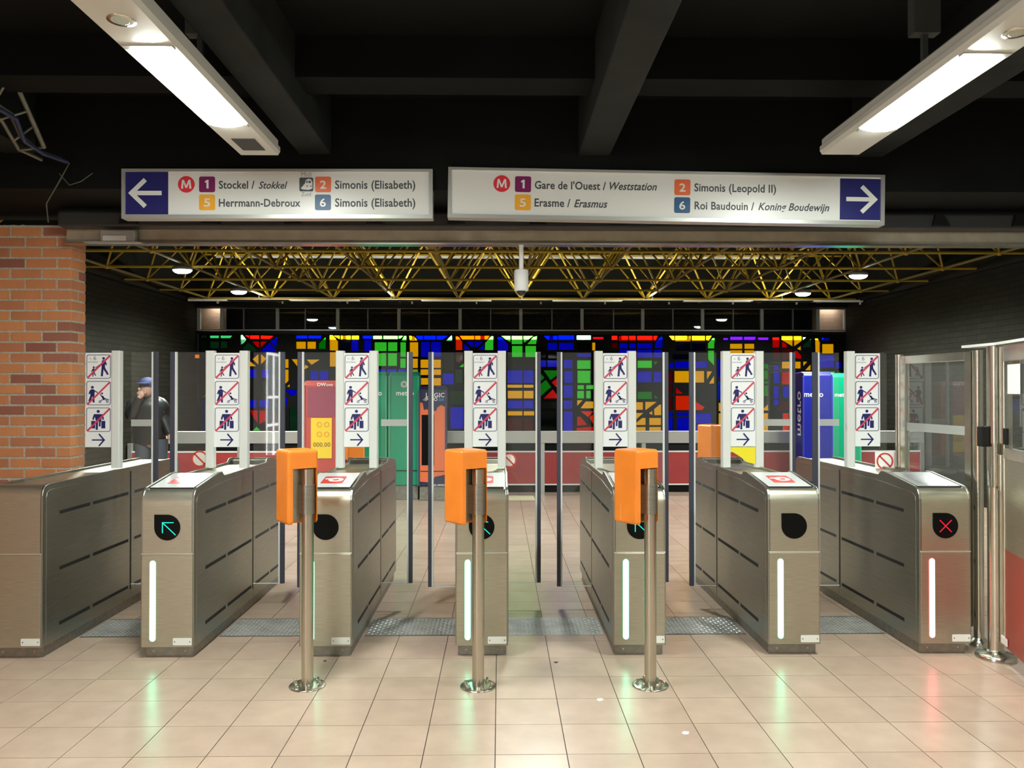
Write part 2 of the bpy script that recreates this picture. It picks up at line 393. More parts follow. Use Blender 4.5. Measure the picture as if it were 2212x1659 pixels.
screw_me = MB().tube([(0, 0, 0), (0, -.003, 0)], .004, 8).mesh('screw', chrome)
up = MB()   # upper front panel: curved strip
def strip(prof, hw, th):
    mb = MB(); V = []; 
    for y, z in prof: V += [(-hw, y, z), (hw, y, z)]
    F = [(2 * i, 2 * i + 1, 2 * i + 3, 2 * i + 2) for i in range(len(prof) - 1)]
    mb.add(V, F, True); return mb
upper_me = strip([(-.0, .597), (-.0, .86), (.001, .89), (.008, .92), (.022, .94), (.045, .953), (.065, .957)], HW - .012, 0).mesh('upper_front_panel', steel)
upper_flat = strip([(-.0, .597), (-.0, .90), (.002, .93), (.010, .957), (.026, .974), (.05, .981), (.075, .982)], HW - .012, 0).mesh('upper_front_panel', steel)
lower_me = MB().box(-HW + .006, HW - .006, -.006, .004, .066, .590).mesh('lower_front_panel', steel, bevel=.003)
trim_me = MB().box(-HW + .003, HW - .003, -.007, .004, .5905, .596).mesh('panel_joint', mat('bright edge', (.8, .79, .74), .3, .8), bevel=.001)
tear = [(-.073, .073)] + circ2(0, 0, .073, 26, R(90), R(-180))
tear_me = MB().prism(tear, -.004, .0, 'y').mesh('display', gloss_black)
def dots(segs, step=.0062, r=.0026):
    mb = MB()
    for (a, b) in segs:
        a = Vector(a); b = Vector(b); n = max(1, int((b - a).length / step))
        for i in range(n + 1):
            p = a.lerp(b, i / n); mb.prism(circ2(p.x, p.y, r, 6), -.0065, -.0042)
    return mb
led_green = emission('led green', (.02, 1., .62), 2.2)
led_red = emission('led red', (1., .015, .04), 2.2)
arrow_me = dots([((-.03, .03), (.042, -.038)), ((-.03, .03), (-.03, -.026)), ((-.03, .03), (.03, .03))]).mesh('led_arrow', led_green)
cross_me = dots([((-.032, .03), (.032, -.034)), ((-.032, -.034), (.032, .03))]).mesh('led_cross', led_red)
strip_poly = rrect(-.0155, .0155, 0, .455, .0154, 5)
strip_w = emission('light strip white', (.17, 1., .58), 8.)
strip_r = emission('light strip red', (1., .15, .18), 8.)
strip_me = {c: MB().prism(strip_poly, -.009, -.006).mesh('light_strip', m) for c, m in (('w', strip_w), ('r', strip_r))}
plate2 = MB().prism(rrect(-.053, .053, -.02, .02, .003, 2), -.0085, -.006).mesh('number_plate', mat('sticker', (.75, .76, .72), .4))
plate_dots = MB(); [plate_dots.prism(circ2(x, 0, .004, 8), -.0092, -.0085) for x in (-.042, .042)]; plate_dots = plate_dots.mesh('rivets', steel_dark)
# reader plate (sloped) : local frame origin at the front edge
SL = math.atan2(1.012 - .963, .35)
reader_me = MB().box(-.125, .125, 0, .335, .0, .004).mesh('reader_plate', mat('reader white glare', (.78, .79, .78), .16, coat=.5), bevel=.0015)  # whiteness stands in for the lamp reflected on the plate
reader_bl = MB().box(-.125, .125, 0, .335, .0, .004).mesh('reader_plate', mat('reader steel', (.62, .63, .62), .2, .6), bevel=.0015)
logo_red = mat('logo red', (.70, .06, .05), .3); logo_white = mat('logo white', (.85, .85, .85), .25)
lg1 = MB().prism(rrect(-.065, .065, .075, .245, .012, 3), .004, .0046, 'z').mesh('logo_square', logo_red)
lm = MB(); 
o_, i_ = circ2(.012, .16, .045, 24), circ2(.012, .16, .019, 24)
V = [(p[0], p[1], .0050) for p in o_] + [(p[0], p[1], .0050) for p in i_]
lm.add(V, [(k, (k + 1) % 24, 24 + (k + 1) % 24, 24 + k) for k in range(24)])
lm.prism([(-.055, .195), (.012, .195), (.012, .172), (-.055, .172)], .0044, .00502, 'z')
lg2 = lm.mesh('logo_mark', logo_white)
blank_frame = MB()
for a in ((-.08, -.076, .06, .26), (.076, .08, .06, .26), (-.08, .08, .06, .064), (-.08, .08, .256, .26)): blank_frame.box(a[0], a[1], a[2], a[3], .004, .0045)
blank_frame = blank_frame.mesh('reader_outline', steel_dark)

# ---- notice panel with pictograms (local: x -.092.. .092, z 0.. .655)
def pict_parts():
    S = .168; x0 = -S / 2; out = []
    y0, y1 = -.0075, -.006; frs, fgs, bars = [], [], []
    zs = [.475, .291, .107]
    def U(b, p): return (x0 + p[0] * S, b + p[1] * S)
    for b in zs:
        fr, bar = MB(), MB(); frs.append(fr); bars.append(bar); fgs.append(MB())
        ring(fr, rrect(x0, x0 + S, b, b + S, .016, 4), rrect(x0 + .005, x0 + S - .005, b + .005, b + S - .005, .012, 4), y0, y1)
        bar.prism(bar2(U(b, (.04, .03)), U(b, (.965, .955)), .012), y0 - .0006, y1 + .0002)
    F = lambda b, poly, k=0: fgs[zs.index(b)].prism([U(b, p) for p in poly], y0 + .0003, y1)
    b = zs[0]   # adult and child
    F(b, circ2(.70, .84, .055)); F(b, [(.64, .76), (.72, .78), (.80, .70), (.84, .58), (.79, .55), (.76, .63), (.76, .46), (.63, .45), (.61, .60)])
    F(b, bar2((.665, .48), (.63, .10), .085)); F(b, bar2((.70, .48), (.80, .30), .085)); F(b, bar2((.80, .32), (.88, .17), .075))
    F(b, circ2(.30, .47, .042)); F(b, [(.25, .42), (.33, .42), (.34, .24), (.25, .24)]); F(b, bar2((.27, .40), (.20, .29), .03)); F(b, bar2((.33, .40), (.38, .32), .03))
    F(b, bar2((.28, .25), (.26, .09), .04)); F(b, bar2((.31, .25), (.38, .13), .04)); F(b, bar2((.36, .44), (.60, .62), .025))
    b = zs[1]   # adult with pushchair
    F(b, circ2(.245, .74, .058)); F(b, [(.19, .66), (.30, .66), (.34, .56), (.33, .40), (.17, .40), (.15, .56)]); F(b, bar2((.17, .62), (.11, .46), .05))
    F(b, bar2((.30, .62), (.46, .52), .04)); F(b, bar2((.22, .42), (.12, .16), .085)); F(b, bar2((.29, .42), (.30, .11), .075))
    F(b, circ2(.645, .49, .04)); F(b, bar2((.56, .48), (.72, .22), .035)); F(b, bar2((.70, .30), (.93, .22), .035)); F(b, [(.64, .40), (.70, .38), (.76, .24), (.68, .23)])
    for cx in (.56, .86):
        o_, i_ = circ2(cx, .145, .05, 14), circ2(cx, .145, .028, 14); ring(fgs[1], [U(b, p) for p in o_], [U(b, p) for p in i_], y0, y1)
    F(b, bar2((.70, .24), (.58, .19), .025)); F(b, bar2((.74, .24), (.86, .19), .025))
    b = zs[2]   # traveller with two cases
    F(b, circ2(.49, .84, .063)); F(b, [(.33, .73), (.65, .73), (.61, .42), (.40, .42)]); F(b, bar2((.35, .72), (.28, .52), .07)); F(b, bar2((.63, .72), (.70, .52), .07))
    F(b, bar2((.44, .44), (.43, .08), .085)); F(b, bar2((.56, .44), (.55, .22), .07))
    F(b, [(.205, .14), (.365, .14), (.365, .45), (.205, .45)]); F(b, [(.62, .14), (.78, .14), (.78, .45), (.62, .45)]); F(b, bar2((.255, .50), (.315, .50), .02)); F(b, bar2((.67, .50), (.73, .50), .02))
    ar = MB(); y = .050
    ar.prism(bar2((-.045, y), (.040, y), .009), -.0075, -.006); ar.prism(bar2((.004, y + .042), (.043, y - .004), .010), -.0077, -.006); ar.prism(bar2((.004, y - .042), (.043, y + .004), .010), -.0077, -.006)
    return [('pictogram_frame', q.mesh('pictogram_frame', grey_print)) for q in frs] + [('pictogram_figure', q.mesh('pictogram_figure', navy)) for q in fgs] + [('prohibition_bar', q.mesh('prohibition_bar', red_print)) for q in bars] + [('arrow', ar.mesh('arrow', navy))]
PIC = pict_parts()
notice_me = MB().box(-.093, .093, -.006, .006, 0, .655).mesh('notice_panel', mat('notice white', (.86, .87, .88), .3), bevel=.001)
YP = 5.60                   # depth of the screen posts
pole_h = 1.795
post_me = MB().prism(rrect(-.029, .029, -.03, .03, .008, 3), .98, pole_h, 'z').mesh('screen_post', white_alu)
def sticker_ring(parent, x, z, y, r, square=False):
    if square: MB().box(x - r * 1.15, x + r * 1.15, y - .002, y, z - r * 1.15, z + r * 1.15).build('sticker', white, parent, label='white square sticker with red prohibition ring')
    else: MB().prism(circ2(x, z, r, 24), y - .002, y).build('sticker', mat('sticker cream', (.78, .74, .66), .5), parent, label='round prohibition sticker')
    mb = ring(MB(), circ2(x, z, r, 24), circ2(x, z, r * .8, 24), y - .003, y - .002); a = r * .62
    mb.prism(bar2((x - a, z + a), (x + a, z - a), r * .2), y - .003, y - .002)
    mb.build('sticker_ring', mat('sticker red', (.62, .06, .04), .5), parent)

SPEC = [  # label, front reader, back reader, display, strip, reader kind
    ('stainless steel barrier unit at the far left without display, in front of the brick pier', 0, 0, None, None, None),
    ('ticket gate with fully visible green arrow display, second unit from the brick pier', 1, 1, 'arrow', 'w', 'logo'),
    ('ticket gate with blank black display behind the leftmost orange validator', 1, 1, 'blank', 'w', 'logo'),
    ('middle ticket gate seen head-on behind the central orange validator', 1, 1, 'arrow', 'w', 'logo'),
    ('ticket gate with green arrow half hidden behind the rightmost orange validator', 1, 1, 'arrow', 'w', 'logo'),
    ('ticket gate with blank black display and yellow paper below its notice panel', 1, 1, 'blank', 'w', 'logo'),
    ('ticket gate with red cross display and red light strip beside the service gate', 1, 0, 'cross', 'r', 'blank')]
# leaf bar pixels: (left leaf of the gate, right leaf of the gate) : dark bar outer/inner edges
BARS = [(None, (341, 332)), ((368, 379), (615, 606)), ((643, 653), (891.5, 883)), ((925, 933), (1168, 1160)), ((1203, 1211), (1443.5, 1435)), ((1489, 1498), (1717.5, 1710)), ((1755.5, 1766), None)]
BANDS = {(0, 1), (2, 1), (5, 1), (6, 0)}
TILT = [0, 0, 0, 0, 0, 0, 0]
GATES = []
for gi, (lab, fr, bk, disp, st, rk) in enumerate(SPEC):
    g = thing('ticket_gate', lab, 'ticket gate', (GX[gi], GY, 0), 0, 'row of ticket gates'); GATES.append(g)
    M = gate_meshes(fr, bk)
    link('body', M['body'], g)
    for s in (-1, 1):
        link('cheek', M['cheek'], g, (s * (HW - .007), 0, 0))
        for k in ('pf', 'pb'):
            p = link('side_panel', M[k], g, (s * (HW + .0005), 0, 0))
            for zz in (.804, .477, .154):
                for q in ((0, 1) if k == 'pf' else (2, 3)):
                    link('vent_slot', slot_me[q], p, (s * .0022, SLOT_Y[q], zz))
        link('leaf_slot', seam_me, g, (s * (HW + .0015), 1.066, 0))
    pl = link('plinth', plinth_me, g)
    for x in (-.09, .09): link('screw', screw_me, pl, (x, .035, .033))
    link('upper_front_panel', upper_me if fr else upper_flat, g, (0, -.002, 0))
    link('lower_front_panel', lower_me, g); link('panel_joint', trim_me, g)
    npl = link('number_plate', plate2, g, (.088, 0, .098)); link('rivets', plate_dots, npl)
    if disp:
        d = link('display', tear_me, g, (.0, -.002, .742), label='round black display with one square corner')
        if disp == 'arrow': link('led_arrow', arrow_me, d, (.004, 0, -.002), label='green dot-matrix arrow')
        if disp == 'cross': link('led_cross', cross_me, d, (.0, 0, 0), label='red dot-matrix cross')
    if st: link('light_strip', strip_me[st], g, (-.080, 0, .100), label='glowing white light strip' if st == 'w' else 'glowing red light strip')
    if rk:
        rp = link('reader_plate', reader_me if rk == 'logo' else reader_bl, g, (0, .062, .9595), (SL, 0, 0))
        MB().box(-.126, .126, -.012, -.004, -.002, .003).build('reader_gap', dark_gap, rp)
        if rk == 'logo': link('logo_square', lg1, rp, label='red square logo'); link('logo_mark', lg2, rp)
        else: link('reader_outline', blank_frame, rp)
    if bk:
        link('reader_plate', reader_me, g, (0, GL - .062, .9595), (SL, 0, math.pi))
    # screen posts + notice
    dy = YP - GY
    cx = at(GC[gi][1], 900, YP).x - GX[gi]
    if gi == 0: cx = at(252.5, 900, YP).x - GX[gi] - .115
    if gi == 6: cx = at(1835, 900, YP).x - GX[gi] + .117
    sides = (-1, 1)
    if gi == 0: sides = (1,)
    if gi == 6: sides = (-1,)
    for s in sides: link('screen_post', post_me, g, (cx + s * .117, dy, 0))
    nx = cx + (-.003 if gi == 0 else .0)
    n = link('notice_panel', notice_me, g, (nx, dy - .012, 1.125), label='white notice panel with three prohibition pictograms and an arrow')
    for nm, pm in PIC: link(nm, pm, n)
    text('- 6', grey_print, n, -.062, -.018, .475 + .130, -.0062, 0, 0, None); text('ans/jaar', grey_print, n, -.074, -.004, .475 + .112, -.0062, 0, 0, .012)
    # glass leaves
    for s, bp in ((0, BARS[gi][0]), (1, BARS[gi][1])):
        sg = -1 if s == 0 else 1
        if bp is None: continue
        zb = .168 if s == 1 else .140; zt = 1.787; yy = dy + .035
        xo = at(bp[0], 1000, YP + .035).x - GX[gi]; xi = at(bp[1], 1000, YP + .035).x - GX[gi]; xg = sg * (HW + .004)
        lf = MB().box(min(xg, xi), max(xg, xi), yy - .005, yy + .005, zb, zt).build('glass_leaf', leaf_glass, g, label='clear sliding glass leaf')
        MB().box(min(xo, xi), max(xo, xi), yy - .012, yy + .012, zb - .002, zt + .002).build('edge_bar', slate, lf, bevel=.002)
        e = xi - sg * .011
        MB().box(min(e, xi), max(e, xi), yy - .014, yy + .008, zb, zt + .002).build('edge_trim', white_alu, lf)
        MB().box(min(xg, xi), max(xg, xi), yy - .006, yy + .006, zb - .004, zb).build('bottom_trim', white_alu, lf)
        if (gi, s) in BANDS: MB().box(min(xg, xi), max(xg, xi), yy - .0062, yy - .0052, 1.268, 1.315).build('frosted_band', frost, lf)
        if (gi, s) == (1, 0): sticker_ring(lf, at(428, 992, YP).x - GX[gi], at(428, 992, YP).z, yy - .006, .058); MB().box(at(418, 770, YP).x - GX[gi], at(427, 770, YP).x - GX[gi], yy - .007, yy - .005, 1.745, 1.77).build('paper_scrap', orange_plastic, lf)
        if (gi, s) == (3, 1): sticker_ring(lf, at(1100, 995, YP).x - GX[gi], at(1100, 995, YP).z, yy - .006, .052)
    if gi == 0:
        xa, xb = at(172, 900, YP).x - GX[0], nx - .094
        MB().box(xa, xb, dy - .005, dy + .005, .99, 1.787).build('fixed_glass', leaf_glass, g)
        MB().box(xb, cx + .09, dy - .004, dy + .004, .99, 1.125).build('fixed_glass', leaf_glass, g)
    if gi == 6:
        xa, xb = nx + .094, at(1915, 900, YP).x - GX[6]
        MB().prism([(xa, .99), (xb, .99), (xb, 1.765), (xb - .006, 1.78), (xb - .02, 1.787), (xa, 1.787)], dy - .005, dy + .005).build('fixed_glass', leaf_glass, g)
        MB().box(cx - .09, xa, dy - .004, dy + .004, .99, 1.125).build('fixed_glass', leaf_glass, g)
        sticker_ring(g, at(1913, 998, YP).x - GX[6] - .01, at(1913, 996, YP).z, dy - .008, .06, True)
    if gi == 5:
        mb = MB(); mb.prism([(-.088, 1.122), (.088, 1.122), (.088, 1.0), (.03, 1.015), (-.02, 1.055), (-.06, 1.08), (-.088, 1.095)], dy - .012, dy - .010)
        mb.build('torn_paper', mat('yellow paper', (.85, .72, .02), .6), g, (cx, 0, 0), label='torn yellow paper')

# ================================================================== ORANGE VALIDATORS
VR = R(36); HOUS = []
def validator(px, py, label, rz, top=None, group='orange card validators on poles', base=None):
    p = base if base is not None else floor_at(px, py)
    v = thing('card_validator', label, 'card validator', (p.x, p.y, 0), rz, group)
    # local frame: pole at origin, housing towards +y, back (camera) side at -y
    bp = MB(); bp.lathe([(.093, 0), (.093, .006), (.090, .008), (0.031, .008)], n=28); bp.build('base_plate', chrome, v)
    bo = MB()
    for k in range(6):
        a = R(60 * k + 12); x, y = .068 * math.cos(a), .068 * math.sin(a)
        MB().tube([(x, y, .008), (x, y, .016), (x, y, .0165), (x, y, .028), (x, y, .03)], [.011, .011, .007, .007, .004], 8, smooth=False).build('bolt', chrome, v)
    MB().cyl(0, 0, .008, 1.115, .0305, 24).build('pole', mat('satin pole steel', (.55, .52, .44), .27, 1.), v)
    W = .165; xo = -.030
    x0, x1 = xo - W / 2, xo + W / 2; z0, z1 = .835, 1.215
    if not HOUS:
        o1 = MB().box(x0, x1, -.014, .155, z0, z1).build('tmp', orange_plastic); o2 = MB().box(x0 + .028, x1 - .010, -.05, .052, z0 - .05, z1 - .095).build('tmp', orange_plastic)
        for q in (o1, o2):
            bm = bmesh.new(); bm.from_mesh(q.data); bmesh.ops.remove_doubles(bm, verts=bm.verts, dist=1e-5); bmesh.ops.recalc_face_normals(bm, faces=bm.faces); bm.to_mesh(q.data); bm.free()
        m2 = o1.modifiers.new('v', 'BEVEL'); m2.width = .016; m2.segments = 4; m2.limit_method = 'ANGLE'
        m1 = o1.modifiers.new('b', 'BOOLEAN'); m1.operation = 'DIFFERENCE'; m1.object = o2; m1.solver = 'EXACT'
        HOUS.append(eval_mesh(o1)); bpy.data.objects.remove(o1); bpy.data.objects.remove(o2)
        for p_ in HOUS[0].polygons: p_.use_smooth = False
    h = link('housing', HOUS[0], v, label='bright orange plastic housing')
    MB().box(x0 + .03, x1 - .014, .044, .056, z0 + .01, z1 - .095).build('back_plate', steel, v)
    cl = MB(); cl.cyl(0, 0, .885, 1.035, .036, 24); cl.box(-.036, .034, 0, .05, .885, 1.035); cl.build('clamp', steel_side, v, bevel=.0)
    return v
validator(664, 1482, 'leftmost of the three orange card validators in front of the gates', VR)
validator(1033, 1483, 'middle orange card validator on a steel pole in front of the head-on gate', VR)
validator(1405, 1481, 'rightmost orange card validator of the three in front of the gates', VR)
v4 = validator(0, 0, 'orange card validator behind the gates seen through glass beside the yellow paper', R(215), base=at(1517, 1100, 7.15))
v5 = validator(0, 0, 'orange card validator partly hidden behind the notice panel nearest the red newspaper box', R(200), base=at(757, 1100, 7.9))
for o in (v5,): o.location.z = -.12 * 0

# ================================================================== SERVICE GATE at the right
sA = at(1943, 1000, 5.50); sB = at(2113, 1000, 4.72); sC = at(2149, 1000, 4.50)
def post_round(name, label, p, r, h, flange, grp='service gate posts'):
    t = thing(name, label, 'post', (p.x, p.y, 0), 0, grp)
    MB().cyl(0, 0, .01, h, r, 24).build('pole', chrome, t)
    MB().lathe([(flange, 0), (flange, .018), (flange * .92, .03), (r * 1.3, .04), (r * 1.05, .05)], n=24).build('foot_flange', chrome, t)
    MB().cyl(0, 0, h, h + .006, r * 1.04, 24).build('cap', chrome, t); return t
post_round('steel_post', 'slim stainless post at the far end of the glazed side panel', sA, .027, 1.76, .06)
post_round('steel_post', 'stainless post between last ticket gate and the service door, with small foot', sB, .029, 1.752, .055)
pc = post_round('steel_post', 'thick stainless hinge post with wide round foot at the right edge', sC, .040, 1.765, .105)
hg = MB(); hg.cyl(-.030, -.045, .98, 1.22, .017, 16); hg.cyl(-.030, -.045, .975, .98, .011, 12); hg.build('hinge', chrome, pc)
MB().box(-.085, -.041, -.02, .03, 1.20, 1.315).build('lock_box', black, pc, bevel=.004, label='black lock box')
MB().box(-.05, -.02, -.01, .01, 1.24, 1.28).build('latch_bolt', steel, pc)
# glazed side panel from A to B
def panel_frame(name, label, p, q, h0, h1, z0, cat, st=.05, glassm=clear, rail_extra=None):
    d = (q - p); L = math.hypot(d.x, d.y); t = thing(name, label, cat, (p.x, p.y, 0), math.atan2(d.y, d.x))
    for a in ((0, st), (L - st, L)): MB().box(a[0], a[1], -.018, .018, z0, h1).build('stile', chrome, t, bevel=.003)
    MB().box(st, L - st, -.018, .018, h1 - st, h1).build('top_rail', chrome, t, bevel=.003); MB().box(st, L - st, -.018, .018, z0, z0 + st).build('bottom_rail', chrome, t, bevel=.003)
    MB().box(st, L - st, -.004, .004, z0 + st, h1 - st).build('pane', glassm, t); return t, L
dAB = (sB - sA); uAB = Vector((dAB.x, dAB.y, 0)).normalized()
gp, Lg = panel_frame('glazed_panel', 'glazed side panel with steel frame between two stainless posts', sA + uAB * .036, sB - uAB * .04, 0, 1.755, .10, 'glass panel', .055, glass('panel glass', (.95, .96, .96), 1.7, .05))
MB().box(.06, Lg - .06, -.0062, -.0045, 1.245, 1.30).build('frosted_band', frost, gp)
# service door: leaf swung towards the viewer
dd = Vector((-.26, -.97, 0)).normalized(); h0 = Vector((sC.x, sC.y, 0)) + dd * .055 + Vector((.03, 0, 0))
dr = thing('service_door', 'stainless steel service door with window standing open at the right edge', 'door', h0, math.atan2(dd.y, dd.x))
LD = .92
for a in ((0, .075), (LD - .075, LD)): MB().box(a[0], a[1], -.022, .022, .10, 1.765).build('stile', chrome, dr, bevel=.003)
MB().box(.075, LD - .075, -.022, .022, 1.68, 1.765).build('top_rail', chrome, dr, bevel=.003)
MB().box(.075, LD - .075, -.022, .022, 1.14, 1.20).build('mid_rail', chrome, dr, bevel=.003)
MB().box(.075, LD - .075, -.004, .004, 1.20, 1.68).build('pane', clear, dr)
MB().box(.075, LD - .075, -.016, .016, .64, 1.14).build('upper_panel', steel, dr)
MB().box(.075, LD - .075, -.016, .016, .10, .64).build('red_reflection_panel', mat('steel with painted red reflection', (.58, .16, .12), .42, .8), dr, label='lower door panel coloured with a red reflection')  # red reflection painted into the colour of the lower panel
MB().box(.03, .12, -.026, -.022, .115, .155).build('door_sticker', white, dr); MB().box(.13, .30, -.02, -.014, 1.50, 1.66).build('notice', white, dr); MB().box(.085, .12, -.03, -.01, 1.22, 1.31).build('lock', black, dr, bevel=.003)
MB().box(.01, .055, -.034, -.022, .96, 1.16).build('hinge_plate', chrome, dr, bevel=.003)
tp = thing('cap_rail', 'pale flat cap rail lying across the tops of the service gate posts', 'rail', (0, 0, 0))
a, b = sB - uAB * .07, sC + Vector((.03, -.06, 0)); n = Vector((.06, .02, 0)); c = b + dd * .8
MB().prism([(a.x - .05, a.y), (b.x - .05, b.y + .02), (c.x - .04, c.y), (c.x + .05, c.y), (b.x + .05, b.y + .02), (a.x + .05, a.y)], 1.775, 1.79, 'z').build('cap', white_alu, tp)

# ================================================================== HANGING SIGNS
sign_white = mat('sign face', (.74, .75, .72), .32); alu = mat('sign aluminium', (.55, .55, .52), .35, .6)
S_txt = mat('sign grey lettering', (.05, .058, .07), .5)
COLS = {'1': (.20, .012, .11), '2': (.75, .13, .03), '5': (.85, .40, .03), '6': (.006, .075, .20)}
def sign_board(name, label, p0, p1, toppx, botl, botr):
    """pixels of the lower left / lower right corner give position and tilt at the sign's depth"""
    Y = 5.0; A = at(p0, botl, Y); B = at(p1, botr, Y); d = B - A; S = (p1 - p0) / d.length
    t = thing(name, label, 'sign', A); t.rotation_euler = (0, -math.atan2(d.z, d.x), 0)
    slope = (botr - botl) / (p1 - p0)
    X = lambda px: (px - p0) / S
    Z = lambda px, py: (botl + slope * (px - p0) - py) / S
    return t, X, Z, S, d.length
def sign(name, label, p0, p1, top, botl, botr, arrow, items):
    t, X, Z, S, L = sign_board(name, label, p0, p1, top, botl, botr); H = (botl - top) / S
    MB().box(.012, L - .012, .0, .07, .012, H - .012).build('panel', sign_white, t)
    fr = ring(MB(), [(0, 0), (L, 0), (L, H), (0, H)], [(.018, .024), (L - .024, .024), (L - .024, H - .016), (.018, H - .016)], -.012, .075); fr.build('frame', alu, t)
    for q in (.25, .75): MB().cyl(L * q, .035, H, 3.0 - t.location.z, .012, 8).build('hanger', black, t)
    y = -.0005
    for it in items:
        k = it[0]
        if k == 'arrow':
            _, a, b, c, d, dirn = it; x0, x1 = X(a), X(b); zc = (Z((a + b) / 2, c) + Z((a + b) / 2, d)) / 2; hh = (d - c) / S / 2; xm = (x0 + x1) / 2
            ap = MB().prism([(x0, zc - hh), (x1, zc - hh), (x1, zc + hh), (x0, zc + hh)], -.002, .001).build('arrow_panel', navy, t, label='navy arrow panel')
            s = dirn; w = (x1 - x0) / 92; mb = MB(); th = 9.5 * w
            mb.prism(bar2((xm - s * 32 * w, zc), (xm + s * 30 * w, zc), th), -.004, -.002)
            mb.prism(bar2((xm + s * 36 * w, zc - 3 * w), (xm + s * 3 * w, zc + 29 * w), th), -.0042, -.002); mb.prism(bar2((xm + s * 36 * w, zc + 3 * w), (xm + s * 3 * w, zc - 29 * w), th), -.0046, -.002)
            mb.build('arrow', sign_white, ap)
        elif k == 'M':
            _, a, b = it; c = (X(a), Z(a, b)); o = MB().prism(circ2(c[0], c[1], 18 / S, 28), -.002, .001).build('line_badge', mat('badge M', (.72, .03, .05), .4), t, label='round red M badge')
            q = lambda u, v: (c[0] + u / S, c[1] + v / S)
            MB().prism([q(-11, -9.5), q(-9, 9.5), q(-5, 9.5), q(0, -2.5), q(5, 9.5), q(9, 9.5), q(11, -9.5), q(7, -9.5), q(6, 3), q(1.8, -8), q(-1.8, -8), q(-6, 3), q(-7, -9.5)], -.004, -.002).build('letter', sign_white, o)
        elif k == 'badge':
            _, n, a, b = it; x0, x1 = X(a), X(a + 34.5); z1 = Z(a, b); z0 = Z(a, b + 34)
            o = MB().prism(rrect(x0, x1, z0, z1, 4 / S, 3), -.002, .001).build('line_badge', mat('badge ' + n, COLS[n], .4), t)
            xm = (x0 + x1) / 2; hw = (4 if n == '1' else 6.5) / S
            if n == '1':
                q = lambda u, v: (xm + u / S, z0 + (8 + v) / S)
                MB().prism([q(-1, 0), q(3.4, 0), q(3.4, 18.5), q(-.2, 18.5), q(-5, 14.8), q(-3.2, 12), q(-1, 13.6)], -.004, -.002).build('numeral', sign_white, o)
            else: text(n, sign_white, o, xm - hw, xm + hw, z0 + 8 / S, -.0025, 0, .015, 18 / S)
        elif k == 'text':
            _, s, a, b, base, sh = it[:6]; g = it[6] if len(it) > 6 else S_txt
            text(s, g, t, X(a), X(b), Z((a + b) / 2, base), y, sh, .018 if len(it) < 7 else 0, zs=1.13)
        elif k == 'train':
            _, a, b, c, d = it; o = MB().prism(rrect(X(a), X(b), Z(a, d), Z(a, c), 3 / S, 3), -.002, .001).build('train_icon', S_txt, t)
            q = lambda u, v: (X(a + u), Z(a, c + v)); mb = MB()
            mb.prism([q(3, 24), q(12, 13), q(14, 6), q(19, 3), q(25, 4), q(28, 10), q(28, 24), q(20, 27), q(8, 26)], -.0035, -.002); mb.build('train', sign_white, o)
            m2 = MB(); m2.prism([q(15, 8), q(18, 7), q(18, 12), q(15, 12)], -.0045, -.0035); m2.prism([q(20, 7), q(25, 8), q(25, 12), q(20, 12)], -.0045, -.0035)
            for cx in (17, 25): m2.prism([q(cx + 1.6 * math.cos(R(60 * i)), 19 + 1.6 * math.sin(R(60 * i))) for i in range(6)], -.0045, -.0035)
            m2.build('train_windows', S_txt, o)
    return t
sign('direction_sign', 'white direction sign with left arrow, Stockel and Simonis (Elisabeth)', 264, 935, 365, 472.5, 472.5, -1, [
    ('arrow', 271, 363, 371, 463, -1), ('M', 402, 398), ('badge', '1', 429.5, 381), ('badge', '5', 429.5, 420), ('badge', '2', 680, 381), ('badge', '6', 679.5, 420),
    ('text', 'Stockel /', 472, 549, 407, 0), ('text', 'Stokkel', 558, 620, 407, .3), ('text', 'Herrmann-Debroux', 472, 648, 446, 0),
    ('text', 'Simonis (Elisabeth)', 723, 897, 407, 0), ('text', 'Simonis (Elisabeth)', 723, 897, 446, 0), ('train', 646, 676, 383, 413),
    ('text', 'Midi', 650, 672, 381, 0, mat('thin lettering', (.3, .31, .33), .5)), ('text', 'Zuid', 650, 671, 423.5, 0, MATS['thin lettering'])])
sign('direction_sign', 'longer white direction sign with right arrow, Erasme and Roi Baudouin', 967, 1909, 362, 470.5, 487, 1, [
    ('arrow', 1813, 1901, 386, 475, 1), ('M', 1082, 397), ('badge', '1', 1110.5, 381), ('badge', '5', 1110.5, 420), ('badge', '2', 1454, 387.5), ('badge', '6', 1454, 426),
    ('text', "Gare de l'Ouest /", 1153, 1306, 409, 0), ('text', 'Weststation', 1314, 1416, 410.5, .3), ('text', 'Erasme /', 1153, 1230, 446.5, 0), ('text', 'Erasmus', 1238, 1310, 448, .3),
    ('text', 'Simonis (Leopold II)', 1497, 1674, 414.5, 0), ('text', 'Roi Baudouin /', 1498, 1627, 453, 0), ('text', 'Koning Boudewijn', 1636, 1790, 455, .3)])

